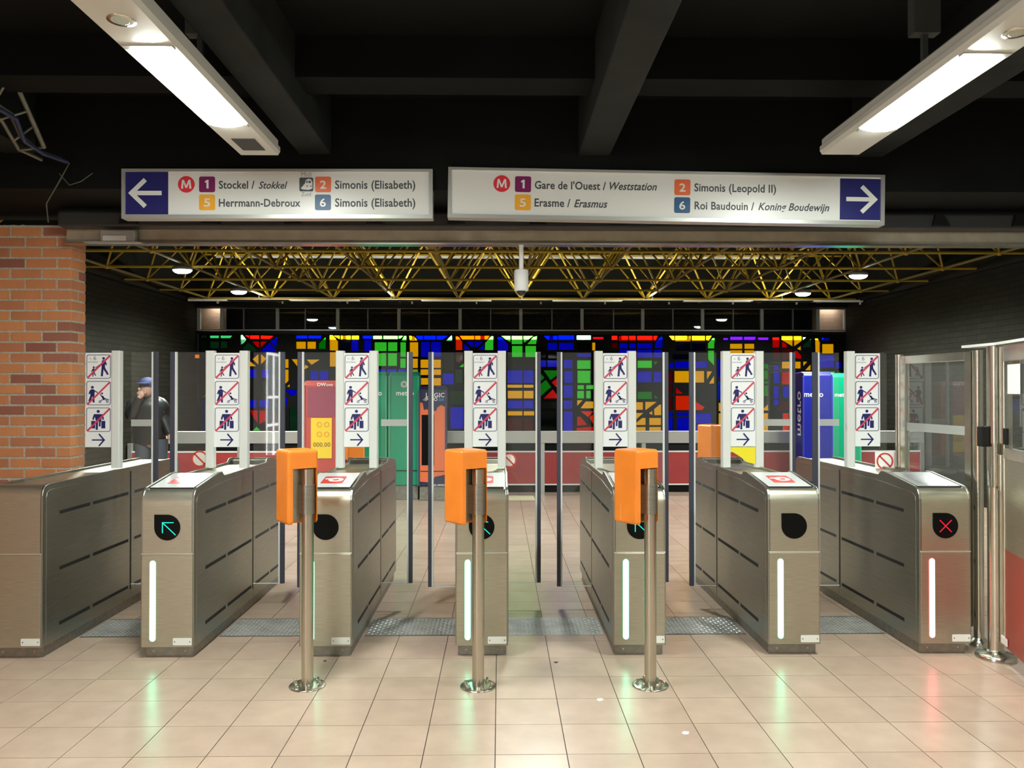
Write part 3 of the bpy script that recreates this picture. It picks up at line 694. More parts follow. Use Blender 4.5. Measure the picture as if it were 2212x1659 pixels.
# ================================================================== HALL LUMINAIRES
tube_e = emission('luminaire diffuser light', (.93, 1., .93), L_TUBE)
fix_white = mat('luminaire enamel', (.62, .62, .57), .4)
hang_m = mat('hanger grey', (.07, .08, .075), .6)
def luminaire(label, x, y0, y1, dif, hole=False, spot=None, grp='ceiling luminaires in two lines'):
    """long trunking running in depth; dif = list of diffuser ranges"""
    t = thing('ceiling_luminaire', label, 'ceiling light', (x, 0, 2.86), 0, grp); hw = .105
    P = [(-hw, 0), (hw, 0), (hw + .012, .02), (hw + .012, .045), (hw, .055), (hw, .085), (hw - .02, .105), (-hw + .02, .105), (-hw, .085), (-hw, .055), (-hw - .012, .045), (-hw - .012, .02)]
    MB().prism(P, y0, y1).build('trunking', fix_white, t)
    for a, b in dif:
        sec = [(-.090, -.001), (-.07, -.012), (-.035, -.018), (0, -.020), (.035, -.018), (.07, -.012), (.090, -.001)]
        MB().prism(sec, a, b).build('diffuser', tube_e, t, label='glowing white diffuser')
        for q in (a, b): MB().box(-.098, .098, q - (.035 if q == a else 0), q + (0 if q == a else .035), -.006, .001).build('end_trim', alu, t)
    if hole: MB().box(-.062, .062, y1 - .30, y1 - .10, -.004, .0).build('speaker_opening', mat('speaker grey', (.03, .03, .03), .6), t, bevel=.002, label='dark square opening')
    if spot:
        for q in spot: MB().lathe([(.035, -.003), (.05, -.003), (.05, .002)], 0, q, 20).build('spot_ring', chrome, t); MB().sphere((0, q, -.002), .03, 12, 6, (1, 1, .4)).build('spot_lens', clear, t)
    for q in (y1 - .9, y0 + .9): MB().box(-.012, .012, q - .012, q + .012, .1, .30).build('hanger', hang_m, t); MB().box(-.06, .06, q - .03, q + .03, .28, .52).build('hanger_bracket', hang_m, t)
    return t
yl1 = at(570, 338, 4.5)
XLl = -1.37; XLr = 1.935
luminaire('long white ceiling luminaire at the left with a dark square opening at its end', XLl, -3.6, 4.56, [(3.14, 4.02), (.5, 1.38), (-1.6, -.7)], True, (2.90, 0.0))
luminaire('long white ceiling luminaire at the right hung beside a grey bracket', XLr, -3.6, 4.50, [(3.16, 4.04), (.5, 1.38), (-1.6, -.7)], False, (2.95, 0.0))

# cable tray with loose cables, upper left
tr = thing('cable_tray', 'bent metal cable tray with loose cables under the ceiling at top left', 'cable tray', (0, 0, 0))
traym = mat('tray zinc', (.22, .22, .17), .5, .5, noise=.2, nscale=30)
def pl(*p): return [at(a, b, Y) for a, b, Y in p]
MB().tube(pl((-60, 130, 4.1), (30, 170, 4.3), (95, 318, 4.75)), .014, 8).build('rail', traym, tr)
MB().tube(pl((-60, 200, 4.2), (5, 262, 4.45), (40, 322, 4.75), (90, 345, 4.9)), .011, 8).build('rail', traym, tr)
for (a, b) in (((20, 166, 4.28), (-20, 236, 4.35)), ((60, 240, 4.5), (0, 258, 4.42)), ((78, 268, 4.62), (28, 305, 4.65)), ((95, 318, 4.75), (40, 325, 4.75))): MB().tube(pl(a, b), .007, 6).build('rung', traym, tr)
cg = mat('cable grey', (.10, .10, .075), .6)
for k in range(6):
    a = k * 5
    MB().tube(pl((-40, 190 + a, 4.25), (10 + a, 232 + a, 4.4), (35 + a * .7, 280 + a, 4.6), (70 + a, 318 + a * .6, 4.8), (110 + k * 7, 335 + k * 3, 4.92)), .008 + .004 * (k % 2), 6).build('cable', [cg, black, mat('cable blue', (.02, .03, .08), .5)][k % 3], tr)
MB().tube(pl((112, 340, 4.9), (150, 352, 4.95), (128, 392, 4.95), (100, 440, 4.98), (104, 480, 5.3)), .004, 6).build('cable', cg, tr)
MB().tube(pl((128, 375, 4.95), (150, 400, 4.96), (175, 392, 4.96), (200, 374, 4.97)), .003, 6).build('cable', cg, tr)
# grey box on the lintel, camera pole
bx = thing('junction_box', 'light grey junction box on the left end of the steel lintel', 'box', at(258, 526, 5.57))
MB().box(-.118, .118, -.03, .02, .01, .088).build('casing', mat('box grey', (.42, .43, .40), .35, .2), bx, bevel=.004); MB().box(-.23, .15, -.04, .02, .0, .008).build('tray', alu, bx); MB().box(-.1, .06, -.034, -.03, .012, .05).build('cover', white_alu, bx, bevel=.002)
cp = at(1126, 530, 5.62); cmr = thing('ceiling_camera', 'white cylindrical camera hanging on a short pole from the lintel', 'camera', (cp.x, cp.y, 0))
zt = at(1126, 583, 5.62).z; zb = at(1126, 635, 5.62).z
MB().cyl(0, 0, zt, 2.55, .016, 16).build('stem', white, cmr)
MB().lathe([(.046, zb + .02), (.050, zb + .028), (.050, zt - .006), (.044, zt), (.016, zt + .004)], n=24).build('body', white, cmr)
MB().sphere((0, 0, zb + .018), .032, 16, 8).build('dome', mat('smoked dome', (.03, .03, .03), .15), cmr)

# ================================================================== SPACE FRAME
sf = thing('space_frame', 'yellow tubular space frame of pyramids under the dark back ceiling', 'space frame', (0, 0, 0))
yel = mat('yellow frame paint', (.30, .20, .012), .5, spec=.3); yel_dim = mat('dimmed yellow frame paint', (.16, .125, .035), .55, spec=.3)  # second tone darkens the yellow for low light on the depth chords
PT = 1.075; NX = [.36 + PT * k for k in range(-5, 6)]; NY = [13.75 - 1.17 * k for k in range(6)]
UX = [NX[0] + PT * (k + .5) for k in range(10)]; UY = [13.75 + .585 - 1.17 * k for k in range(7)]; ZL = 3.10; ZU = 3.95
for y in NY: MB().tube([(XL + .12, y, ZL), (XR - .12, y, ZL)], .019, 8).build('bottom_chord', yel, sf)
for x in NX: MB().tube([(x, 7.2, ZL), (x, YB - .1, ZL)], .019, 8).build('bottom_chord', yel_dim, sf)
for y in UY: MB().tube([(XL + .12, y, ZU), (XR - .12, y, ZU)], .019, 8).build('top_chord', yel, sf)
for x in UX: MB().tube([(x, 7.0, ZU), (x, YB - .1, ZU)], .019, 8).build('top_chord', yel_dim, sf)
hl = Vector((PT / 2, .585, ZU - ZL)).length
strut_me = MB().tube([(0, 0, 0), (0, 0, hl)], .015, 8).mesh('strut', yel); node_me = MB().sphere((0, 0, 0), .036, 10, 6).mesh('node', yel)
for x in NX:
    for y in NY:
        link('node', node_me, sf, (x, y, ZL))
        for sx in (-1, 1):
            for sy in (-1, 1):
                if not (XL + .1 < x + sx * PT / 2 < XR - .1): continue
                o = link('strut', strut_me, sf, (x, y, ZL)); o.rotation_mode = 'QUATERNION'
                o.rotation_quaternion = Vector((0, 0, 1)).rotation_difference(Vector((sx * PT / 2, sy * .585, ZU - ZL)))
for x in UX:
    for y in UY: link('node', node_me, sf, (x, y, ZU))
# oval lamps on the bottom chords
oval_e = emission('oval lamp light', (.88, 1., .95), L_OVAL); lampb = mat('lamp housing', (.25, .25, .25), .5)
ol = [((405, 578), 9.95, 'oval ceiling lamp nearest the brick pier, left of the space frame'), ((530, 624), 12.1, 'oval ceiling lamp at the far left above the stained glass'),
      ((1732, 626), 12.2, 'oval ceiling lamp at the far right above the stained glass'), ((1873, 588), 10.3, 'nearer oval ceiling lamp on the right, close to the dark wall')]
lamp_me = {}
lh = MB().sphere((0, 0, .03), .13, 20, 8, (1, .62, .35)).mesh('housing', lampb)
ld = MB().lathe([(.002, -.034), (.06, -.030), (.095, -.018), (.115, .0), (.118, .012)], n=24)
ld.v = [(x, y * .62, z) for x, y, z in ld.v]; ld = ld.mesh('diffuser', oval_e)
def oval(p, lab):
    t = thing('oval_lamp', lab, 'ceiling light', p, 0, 'oval lamps under the space frame')
    link('housing', lh, t); link('diffuser', ld, t)
    l = bpy.data.lights.new('lamp_light', 'SPOT'); l.energy = P_OVAL; l.spot_size = R(165); l.spot_blend = .6; l.shadow_soft_size = .2; l.color = (.93, 1., .94)
    lo_ = bpy.data.objects.new('lamp_light', l); C.objects.link(lo_); lo_.parent = t; lo_.location = (0, 0, -.07); MB().cyl(0, 0, .06, ZL - p[2], .012, 8).build('bracket', lampb, t)
for (px, py), Y, lab in ol:
    p = at(px, py, Y); p.x = min(NX, key=lambda q: abs(q - p.x)); p.z = min(p.z, ZL - .10); oval(p, lab)
for x, lab in ((NX[1], 'added oval ceiling lamp out of view behind the lintel on the left'), (NX[9], 'added oval ceiling lamp out of view behind the lintel on the right'), (NX[5], 'added oval ceiling lamp out of view behind the lintel in the middle')): oval(Vector((x, 7.75, 3.0)), lab)  # lamps out of view, added to light the back hall

# ================================================================== STAINED GLASS WALL
def zy(py): return at(1080, py, YB).z
Z_ST = zy(722); Z_SB = .55
gx0, gx1 = at(432, 800, YB).x, at(1832, 800, YB).x
CX0 = dict(A=420, B=640, C=860, D=1080, E=1300, F=1480, G=1660)
PAN = '''
A t 80,148,180,205|A t 230,148,370,210|A t p385,148 570,148 540,210 390,212|A t p80,250 180,250 180,370 140,410 80,410|A t 235,262,370,360|A t 390,262,492,360
A M p695,165 720,165 780,240 740,285 695,310|A t p720,360 800,275 940,385 910,412 740,412|A r p752,148 818,148 818,215 795,190|A r 828,148,968,220|A r p990,148 1180,180 1130,220 990,220
A r p870,262 968,262 968,345 940,345|A r p986,262 1085,262 1000,345 986,345|A b p1130,250 1235,195 1235,330 1195,330|A b p1000,390 1120,275 1190,345 1220,418 1000,418
A y p865,525 960,440 960,612|A y p990,440 1080,520 990,608|A y p820,545 925,630 820,630|A y 1300,525,1408,655|A y p1300,680 1408,680 1408,845 1370,885 1300,890|A y p1380,935 1425,892 1425,938|A y p1450,525 1540,525 1540,640
A b 825,675,930,800|A b 1000,675,1120,800|A b 825,1135,930,1240|A b 965,1135,1120,1240|A r p830,1290 950,1290 950,1480 880,1400|A r p965,1290 1075,1290 1075,1440 965,1500|A G p870,1590 930,1530 990,1590
A b p1350,975 1530,975 1520,1060 1440,1080|A b p1290,1050 1390,1095 1390,1215 1290,1230|A b 100,520,180,570|A y p110,1095 185,1030 185,1095|A b 50,1135,175,1250|A b 55,1290,175,1430|A b 50,1480,175,1590
A b 200,1135,320,1250|A r 340,1290,480,1430|A y 200,520,320,640|A b 340,520,480,640|A G 500,520,620,700|A b 500,1290,640,1590|A y 340,760,480,900|A b 640,760,790,900|A t 1000,860,1110,1040|A m 1140,1300,1290,1590|A t 1420,1250,1530,1590
B b 0,152,165,213|B b 180,152,370,213|B y 0,264,145,370|B y 165,264,295,370|B g p338,290 440,192 440,370 338,370|B y p500,168 545,168 625,262 625,395 500,395|B y p562,152 650,152 650,225 620,210|B y 665,152,815,228|B y 830,152,935,228
B v 660,242,810,390|B b 825,242,930,400|B y 500,420,605,635|B y p150,530 355,530 230,612|B y p135,600 190,642 100,690|B b 995,152,1132,215|B b 1015,242,1120,405|B G 1148,152,1280,225|B G 1300,152,1516,225|B G p1530,152 1598,152 1560,213 1530,218|B G p1572,250 1612,178 1645,178 1645,250
B G 1170,272,1350,404|B G 1370,272,1510,404|B G 1555,272,1638,490|B G 1170,435,1345,625|B G 1370,435,1505,625|B G 1552,515,1635,655|B b 1180,672,1340,742|B b 1360,672,1500,742|B b 1520,672,1640,742
B b 210,700,330,840|B b 350,700,480,840|B y 640,480,760,640|B b 780,480,900,640|B r 920,480,1080,640|B b 640,680,860,840|B g 900,680,1080,860|B y 640,900,860,1040|B b 900,900,1100,1080|B m 640,1100,860,1280|B b 900,1120,1100,1400|B y 640,1320,860,1500|B m 200,900,480,1100|B b 200,1140,480,1400
C y p165,158 240,185 292,250 175,250|C y 175,272,300,488|C y 175,517,295,655|C l 175,677,295,748|C b p265,152 370,152 370,235 300,235|C b 387,148,560,238|C b p577,152 735,152 660,235 577,235|C M p715,250 800,168 806,250|C k 670,272,810,408|C b 342,267,472,488|C b 490,267,640,488
C y 335,532,490,655|C y 505,532,640,655|C y 335,677,490,760|C y 505,677,640,760|C y 335,807,490,905|C y 505,807,640,918|C o p862,182 900,190 958,270 958,388 862,388|C o p922,158 1135,158 1135,230 960,230|C o p1150,158 1365,158 1330,230 1150,230
C b p1015,262 1130,262 1130,338 1090,338|C b p1146,262 1268,262 1182,343 1146,343|C b p990,292 1080,385 982,385|C b p1192,385 1280,302 1280,385|C G p1422,182 1420,388 1297,388 1300,282 1390,182|C m p865,422 958,422 958,540 910,580 865,560|C G p910,640 978,592 978,640|C b p1490,195 1540,195 1640,300 1640,400 1490,400
C k 670,440,830,700|C b 670,740,830,900|C t 860,680,960,880|C b 1020,470,1180,640|C y 1200,470,1340,640|C r 1360,470,1480,640|C b 1020,680,1180,900|C y 1200,680,1480,780|C b 1200,820,1480,960|C m 1020,940,1180,1200|C y 1200,1000,1480,1120|C r 1200,1160,1480,1400|C t 780,1000,980,1200|C b 780,1240,980,1560
D b p-40,190 30,215 130,290 -40,300|D b -40,322,140,408|D G p22,158 155,158 155,270 80,225|D G 175,158,335,300|D G p352,158 493,158 372,273 355,273|D G p553,182 540,300 408,300 500,192|D G 180,327,335,493|D G 380,327,538,493|D b p655,152 855,152 855,240 720,240|D b 872,172,1105,240|D M 1147,172,1355,235|D m 1387,195,1545,225
D b 717,282,850,388|D b 880,282,1100,385|D k 1150,282,1345,395|D y 1377,277,1423,393|D b 112,692,335,880|D b 355,692,500,880|D y 112,907,335,950|D y 355,907,500,950|D y 117,997,335,1110|D y 355,997,500,1110|D b 117,1142,335,1260|D b 355,1142,500,1260|D y 117,1302,335,1365|D y 355,1302,510,1365|D m 112,1402,335,1595|D m 355,1402,500,1595
D b 560,542,690,640|D b 707,542,860,640|D g p652,692 870,692 870,750 755,838|D g p570,700 665,800 570,890|D g p685,832 763,940 570,1110 570,930|D r p772,872 870,790 870,970|D r p790,977 870,1085 870,1110 652,1110|D b 1150,442,1360,490|D b 950,532,1080,660|D b 960,702,1085,880|D b 950,912,1085,1100|D b 950,1142,1080,1260|D b 950,1302,1085,1595
D G 1152,542,1353,670|D G 1157,697,1350,880|D G 1157,912,1255,975|D G 1287,912,1395,970|D G 1152,997,1255,1110|D G 1287,997,1355,1110|D y p1152,1137 1235,1137 1152,1223|D y p1277,1157 1395,1157 1395,1258 1202,1258|D o p1202,1302 1395,1302 1320,1390|D r p1152,1382 1200,1382 1300,1500 1152,1518|D o p1332,1392 1395,1345 1395,1500|D r p1142,1552 1395,1532 1395,1595 1142,1595
D k 590,1160,840,1260|D k 590,1300,840,1595|D k 570,340,680,500|D k 720,430,900,510|D b 1420,470,1500,700|D y 1420,740,1500,880|D b 1420,920,1500,1200
E r 148,178,230,240|E r 252,178,390,248|E r 407,178,505,248|E r 527,178,755,248|E r p772,178 833,178 800,248 772,248|E b p803,262 885,192 903,192 903,358 790,358|E b 262,287,390,363|E b 407,287,505,363|E b 527,287,755,363|E m 150,287,230,358|E b 262,387,505,480|E b 527,387,755,500|E b 777,387,900,500|E G 532,547,750,655|E g p777,562 840,557 790,620
E b 532,712,740,870|E b 772,712,890,870|E g 532,1012,750,1120|E g p777,1050 840,1108 790,1108|E y 480,1167,615,1280|E y p647,1162 822,1162 665,1280 647,1280|E y p480,1327 622,1327 520,1420 480,1450|E y p860,1202 888,1202 888,1360 782,1362 777,1272|E y p702,1332 755,1292 755,1360|E y p480,1500 600,1402 655,1402 655,1508 480,1508|E y 707,1402,885,1508|E y 480,1537,655,1595|E y 707,1537,885,1595
E y p1002,178 1080,178 1080,250 1050,235|E y 1092,178,1325,258|E y 1342,178,1540,253|E y p1556,178 1638,178 1592,253 1556,245|E b 1092,557,1365,658|E b p1000,592 1080,572 1080,658 1000,658|E m 985,702,1060,875|E m 985,902,1055,1040|E m 985,1082,1055,1280|E y 1082,702,1308,873|E y 1322,702,1530,873|E r p1107,952 1218,1038 1107,1038|E o 1102,1072,1340,1283|E o p1392,1152 1538,1242 1500,1283 1392,1283
E b 985,1322,1060,1378|E b 1117,1322,1365,1375|E b 985,1402,1060,1595|E b 1117,1402,1365,1595|E b 1392,1332,1640,1480|E v 1102,292,1320,400|E v 1340,292,1540,400|E v 1052,452,1300,530|E b 150,500,240,700|E y 262,520,380,640|E b 262,680,480,860|E r 150,740,240,900|E y 262,900,480,1060|E b 150,940,240,1200|E b 262,1100,440,1300|E m 150,1240,440,1595|E b 1392,1510,1640,1595
F G p338,290 410,212 440,212 435,364 338,364|F G p338,397 435,397 435,628 342,530|F v2 567,212,640,240|F v2 672,192,860,245|F v2 877,192,1055,245|F v2 1077,202,1245,240|F y 667,295,855,370|F y 882,295,1033,370|F y 667,392,855,480|F y 882,392,1033,480|F r 1302,202,1405,350|F r p1442,252 1520,302 1520,350 1442,350
F b 150,557,330,650|F y p322,707 405,707 322,838|F y p352,888 435,762 435,888|F g 1167,592,1240,665|F g 1167,692,1240,825|F g 1167,852,1240,890|F g 1167,917,1240,1075|F b 1322,622,1400,690|F b 1322,717,1408,878|F b 1317,932,1400,1110|F b 1457,932,1550,1100|F b 1322,1132,1400,1208|F m p1365,1272 1440,1152 1550,1152 1550,1278
F y p1167,1262 1240,1192 1240,1290 1167,1290|F y 1167,1332,1240,1595|F y 497,1177,560,1300|F y 497,1332,560,1595|F b 490,520,600,800|F b 620,520,800,700|F r 820,520,1020,700|F y 620,740,800,860|F b 820,740,1020,940|F b 620,900,800,1160|F m 820,980,1020,1160|F b 620,1200,1020,1400|F y 620,1440,1020,1595|F o 1452,1332,1550,1595|F b 490,860,570,1120
G y p192,182 360,182 360,338 192,237|G y p374,182 493,182 493,245 380,333|G y p422,370 485,322 485,398|G M p512,197 560,197 512,243|G t p512,322 590,252 638,212 635,348 512,348|G r p192,282 298,340 192,345|G m 67,377,165,520|G m 197,377,360,520|G r p377,402 430,402 493,470 490,523 400,510
G y p105,562 165,562 165,638|G y 197,562,330,663|G y 345,562,483,663|G y p514,562 583,562 514,638|G y p633,592 633,690 542,690|G y 512,722,633,790|G y p692,217 738,217 768,270 768,438 696,438|G y 797,299,973,438|G b 790,207,900,243|G b 762,467,985,650|G b 1002,572,1100,660|G M p852,712 1000,712 960,768|G g 1017,712,1125,788|G b 690,700,830,1000|G b 400,720,490,1100|G r 197,720,330,900|G b 690,1040,1100,1300|G m 350,1140,640,1400
'''
PC = dict(b=(.003, .022, .62), y=(.80, .55, .025), G=(.16, .68, .14), g=(.0, .36, .03), t=(.035, .13, .07), M=(.35, .8, .5), r=(.62, .022, .012), o=(.72, .11, .0), m=(.20, .005, .025), v=(.012, .008, .06), v2=(.10, .02, .55), k=(.008, .022, .016), l=(.45, .50, .10))
def pane_mat(k):
    nm = 'stained glass ' + k
    if nm in MATS: return MATS[nm]
    m = glass(nm, PC[k], 1.35, .03, tuple(min(1, c * .8 + .01) for c in PC[k]), .08); return m
polys = []
for s in PAN.replace('\n', '|').split('|'):
    s = s.strip()
    if not s: continue
    a, k, q = s.split(' ', 2)
    if q[0] == 'p': P = [tuple(float(v) for v in c.split(',')) for c in q[1:].split()]
    else:
        x0, y0, x1, y1 = (float(v) for v in q.split(',')); P = [(x0, y1), (x1, y1), (x1, y0), (x0, y0)]
    W = []
    for u, v in P:
        p = at(CX0[a] + u / 6.9125, 700 + v / 6.9125, YB); W.append((p.x, p.z))
    polys.append((k, W))
# extra plain row under the handrail line
x = gx0 + .1; rr = random.Random(3)
while x < gx1 - .4:
    wd = rr.uniform(.25, .6); polys.append((rr.choice('bmtbyr'), [(x, .62), (x + wd - .05, .62), (x + wd - .05, .74), (x, .74)])); x += wd
sg = thing('stained_glass_wall', 'wide backlit stained glass wall in blue, yellow, green and red', 'stained glass', (0, YB, 0))
def insets(P, d):
    c = Vector((sum(p[0] for p in P) / len(P), sum(p[1] for p in P) / len(P)))
    return P
# drop panes that overlap an earlier one
def bb(P): return min(p[0] for p in P), min(p[1] for p in P), max(p[0] for p in P), max(p[1] for p in P)
def inside(pt, P):
    r = False; n = len(P)
    for i in range(n):
        a, b = P[i], P[i - 1]
        if (a[1] > pt[1]) != (b[1] > pt[1]) and pt[0] < (b[0] - a[0]) * (pt[1] - a[1]) / (b[1] - a[1]) + a[0]: r = not r
    return r
def seg(a, b, c, d):
    f = lambda p, q, r: (q[0] - p[0]) * (r[1] - p[1]) - (q[1] - p[1]) * (r[0] - p[0])
    return f(a, b, c) * f(a, b, d) < 0 and f(c, d, a) * f(c, d, b) < 0
def clash(P, Q):
    a, b = bb(P), bb(Q)
    if a[2] < b[0] - .01 or b[2] < a[0] - .01 or a[3] < b[1] - .01 or b[3] < a[1] - .01: return False
    for p in P:
        if inside(p, Q): return True
    for p in Q:
        if inside(p, P): return True
    for i in range(len(P)):
        for j in range(len(Q)):
            if seg(P[i - 1], P[i], Q[j - 1], Q[j]): return True
    return False
kept = []
for k, P in polys:
    b = bb(P)
    if b[0] < gx0 + .02 or b[2] > gx1 - .02 or b[3] > Z_ST - .02: 
        P = [(min(max(p[0], gx0 + .03), gx1 - .03), min(p[1], Z_ST - .03)) for p in P]
    if any(clash(P, Q) for _, Q in kept): continue
    kept.append((k, P))
from mathutils.geometry import delaunay_2d_cdt
vv = [Vector(p) for p in ((gx0, Z_SB), (gx1, Z_SB), (gx1, Z_ST), (gx0, Z_ST))]; ee = [(0, 1), (1, 2), (2, 3), (3, 0)]
for k, P in kept:
    n0 = len(vv); vv += [Vector(p) for p in P]; ee += [(n0 + i, n0 + (i + 1) % len(P)) for i in range(len(P))]
rv, re_, rf, _, _, _ = delaunay_2d_cdt(vv, ee, [], 0, 1e-5)
bbs = [(bb(P), P) for _, P in kept]; lf = MB(); tri = []
for f in rf:
    c = (sum(rv[i].x for i in f) / 3, sum(rv[i].y for i in f) / 3)
    if not any(q[0] <= c[0] <= q[2] and q[1] <= c[1] <= q[3] and inside(c, P) for q, P in bbs): tri.append(f)
lf.add([(p.x, -.02, p.y) for p in rv], [tuple(f) for f in tri]); lf.add([(p.x, .02, p.y) for p in rv], [tuple(reversed(f)) for f in tri])
for k, P in kept:
    n = len(P); lf.add([(p[0], y, p[1]) for y in (-.02, .02) for p in P], [(i, n + i, n + (i + 1) % n, (i + 1) % n) for i in range(n)])
lf.build('lead_frame', mat('black lead frame', (.002, .002, .002), .6, spec=.15), sg)
for k, P in kept: MB().prism(P, -.004, .004).build('pane', pane_mat(k), sg)
# light box behind the panes
lb = MB().box(gx0, gx1, .32, .34, Z_SB, Z_ST).build('light_box_diffuser', emission('light box', (1., .98, .92), L_BOX), sg)
bxm = mat('light box white', (.7, .7, .7), .8)
MB().box(gx0, gx1, .02, .34, Z_ST, Z_ST + .03).build('light_box_top', bxm, sg); MB().box(gx0, gx1, .02, .34, Z_SB - .03, Z_SB).build('light_box_floor', bxm, sg)
MB().box(gx0 - .03, gx0, .0, .34, Z_SB, Z_ST).build('light_box_side', black, sg); MB().box(gx1, gx1 + .03, .0, .34, Z_SB, Z_ST).build('light_box_side', black, sg)
zt_ = at(1080, 727.5, YB + .15).z; x = gx0 + .08; tube2 = emission('light box tube', (1., 1., .95), L_BOXTUBE)
while x < gx1 - .5:
    MB().tube([(x, .15, zt_), (min(x + 1.18, gx1 - .1), .15, zt_)], .05, 8).build('fluorescent_tube', tube2, sg); x += 1.26
# wall around: below, above
struct(MB().box(XL, XR, YB, YB + .3, 0, Z_SB).build('wall_back', black))
struct(MB().box(XL, XR, YB - .12, YB + .05, zy(665), zy(652)).build('trim_5', black))
struct(MB().box(XL, XR, YB - .02, YB + .1, zy(665) , 4.6).build('wall_back_upper', ceil_m))
struct(MB().box(XL, XR, YB - .02, YB + .05, Z_ST, zy(716)).build('trim_6', black))
# high window strip
wz0, wz1 = zy(715), zy(666)
wi = struct(MB().box(XL + .0, XR, YB - .03, YB + .03, wz0 - .0, wz0 + .022).build('window_1', alu)); wi['label'] = 'long strip of dark windows above the stained glass'
MB().box(XL, XR, YB - .02, YB + .02, wz1 - .012, wz1).build('window_head', steel_dark, wi)
MX = [430, 480, 527, 600, 660, 730, 795, 862, 927, 994, 1060, 1125, 1192, 1257, 1325, 1388, 1453, 1517, 1583, 1645, 1712, 1766, 1826]
dwin = glass('dark window', (.75, .78, .78), 1.5, .0)
frm = mat('mullion grey', (.42, .43, .42), .45)
xs = [at(m, 690, YB).x for m in MX]
for i, xm in enumerate(xs):
    wd = .028 if i % 2 == 1 or i in (0, 22) else .009
    MB().box(xm - wd, xm + wd, YB - .03, YB + .03, wz0 + .02, wz1 - .01).build('mullion', frm if wd > .01 else mat('thin mullion', (.2, .2, .2), .5), wi)
for a, b in zip(xs[:-1], xs[1:]): MB().box(a + .01, b - .01, YB + .0, YB + .006, wz0 + .02, wz1 - .01).build('pane', dwin, wi)
struct(MB().box(XL, XR, YB + 1.3, YB + 1.4, wz0 - .5, 3.6).build('wall_beyond', black)); struct(MB().box(XL, XR, YB + .35, YB + 1.4, wz0 - .30, wz0 - .2).build('wall_beyond_sill', black))
pale_brick = brick_mat('pale brick', (.55, .33, .22), (.48, .28, .19), (.4, .33, .27), 1.0)
struct(MB().box(xs[0] - .1, xs[1] - .06, YB + .25, YB + .4, wz0 - .1, wz1 + .1).build('wall_brick_left', pale_brick)); struct(MB().box(xs[21] + .06, xs[22] + .1, YB + .25, YB + .4, wz0 - .1, wz1 + .1).build('wall_brick_right', pale_brick))
wl = thing('strip_lamp', 'short ceiling lamp behind the high windows at the left brick', 'ceiling light', (xs[0] + .3, YB + .14, wz1 + .06), 0, 'lamps behind the high windows')
for xx, o in ((xs[0] + .3, wl), (xs[21] + .28, thing('strip_lamp', 'short ceiling lamp behind the high windows at the right brick', 'ceiling light', (xs[21] + .28, YB + .14, wz1 + .06), 0, 'lamps behind the high windows'))):
    MB().box(-.15, .15, -.03, .03, 0, .02).build('diffuser', emission('strip lamp light', (1., .95, .85), 40.), o); MB().box(-.16, .16, -.035, .035, .02, .05).build('housing', lampb, o)
# pale pipe above the beam and strip of pale conduit high up
pp = thing('ceiling_pipe', 'long pale pipe running under the far edge of the space frame', 'pipe', (0, 13.64, 3.055))
MB().tube([(gx0 + .1, 0, 0), (gx1 - .1, 0, 0)], .022, 10).build('pipe', white, pp)
for i in range(11): xq = gx0 + .6 + i * 1.1; MB().box(xq - .012, xq + .012, -.02, .02, -.06, -.0).build('pipe_clip', white_alu, pp)
cpp = thing('conduit', 'pale conduit on the upper back wall behind the space frame', 'conduit', (0, YB - .045, zy(557))); MB().box(gx0 + .3, gx1 - 1.0, -.02, .025, -.02, .03).build('channel', mat('conduit pale', (.6, .62, .66), .4), cpp)

# invented uplights, added only to brighten the struts
up_e = emission('uplight', (1., .92, .66), 260.)
for i in range(5):
    xx = NX[1 + 2 * i]
    t = thing('added_uplight', 'slim black uplight added to brighten the space frame, %s of five' % ['leftmost', 'second from left', 'middle', 'second from right', 'rightmost'][i], 'light', (xx, 13.1, 2.98), 0, 'uplights added below the space frame')
    tb = MB().prism([(-.06, .016), (-.05, 0), (.05, 0), (.06, .016), (.054, .016), (.05, .006), (-.05, .006), (-.054, .016)], -.5, .5, 'x'); tb.build('housing', black, t)
    MB().box(-.48, .48, -.025, .025, .008, .012).build('diffuser', up_e, t); MB().cyl(0, 0, .012, ZL - 2.98 - .018, .008, 8).build('hanger', black, t)

# ================================================================== BALUSTRADE
YR = 11.75
ba = thing('balustrade', 'balustrade with grey handrail and dark red panels in front of the stained glass', 'railing', (0, YR, 0))
hz0, hz1 = at(1080, 957, YR).z, at(1080, 931, YR).z
rail_m = mat('handrail steel', (.50, .50, .48), .42, .7)
rx0 = at(343, 940, YR).x; rx1 = XR - .02
MB().box(rx0, rx1, -.05, .03, hz0, hz1 - .012).build('handrail', rail_m, ba, bevel=.006); MB().box(rx0 - .01, rx1, -.058, .035, hz1 - .012, hz1).build('handrail_top', white_alu, ba, bevel=.004)
MB().prism([(rx0 - .01, hz0 - .0), (rx0 + .13, hz0), (rx0 + .15, hz1 + .0), (rx0 - .03, hz1)], -.075, .04).build('rail_end', white_alu, ba, bevel=.006, label='pale tapered rail end')
pz1, pz0 = at(1080, 974, YR).z, at(1080, 1045, YR).z
px = [300, 518, 736, 954, 1172, 1390, 1608, 1826, 2003]; bxs = [at(p, 1000, YR).x for p in px]; bxs[0] = XL + .05; bxs[-1] = XR - .04
redp = mat('dark red panel', (.34, .035, .035), .45, noise=.08, nscale=5)
for xx in bxs: MB().box(xx - .03, xx + .03, -.03, .03, 0, hz0).build('post', rail_m, ba, bevel=.003)
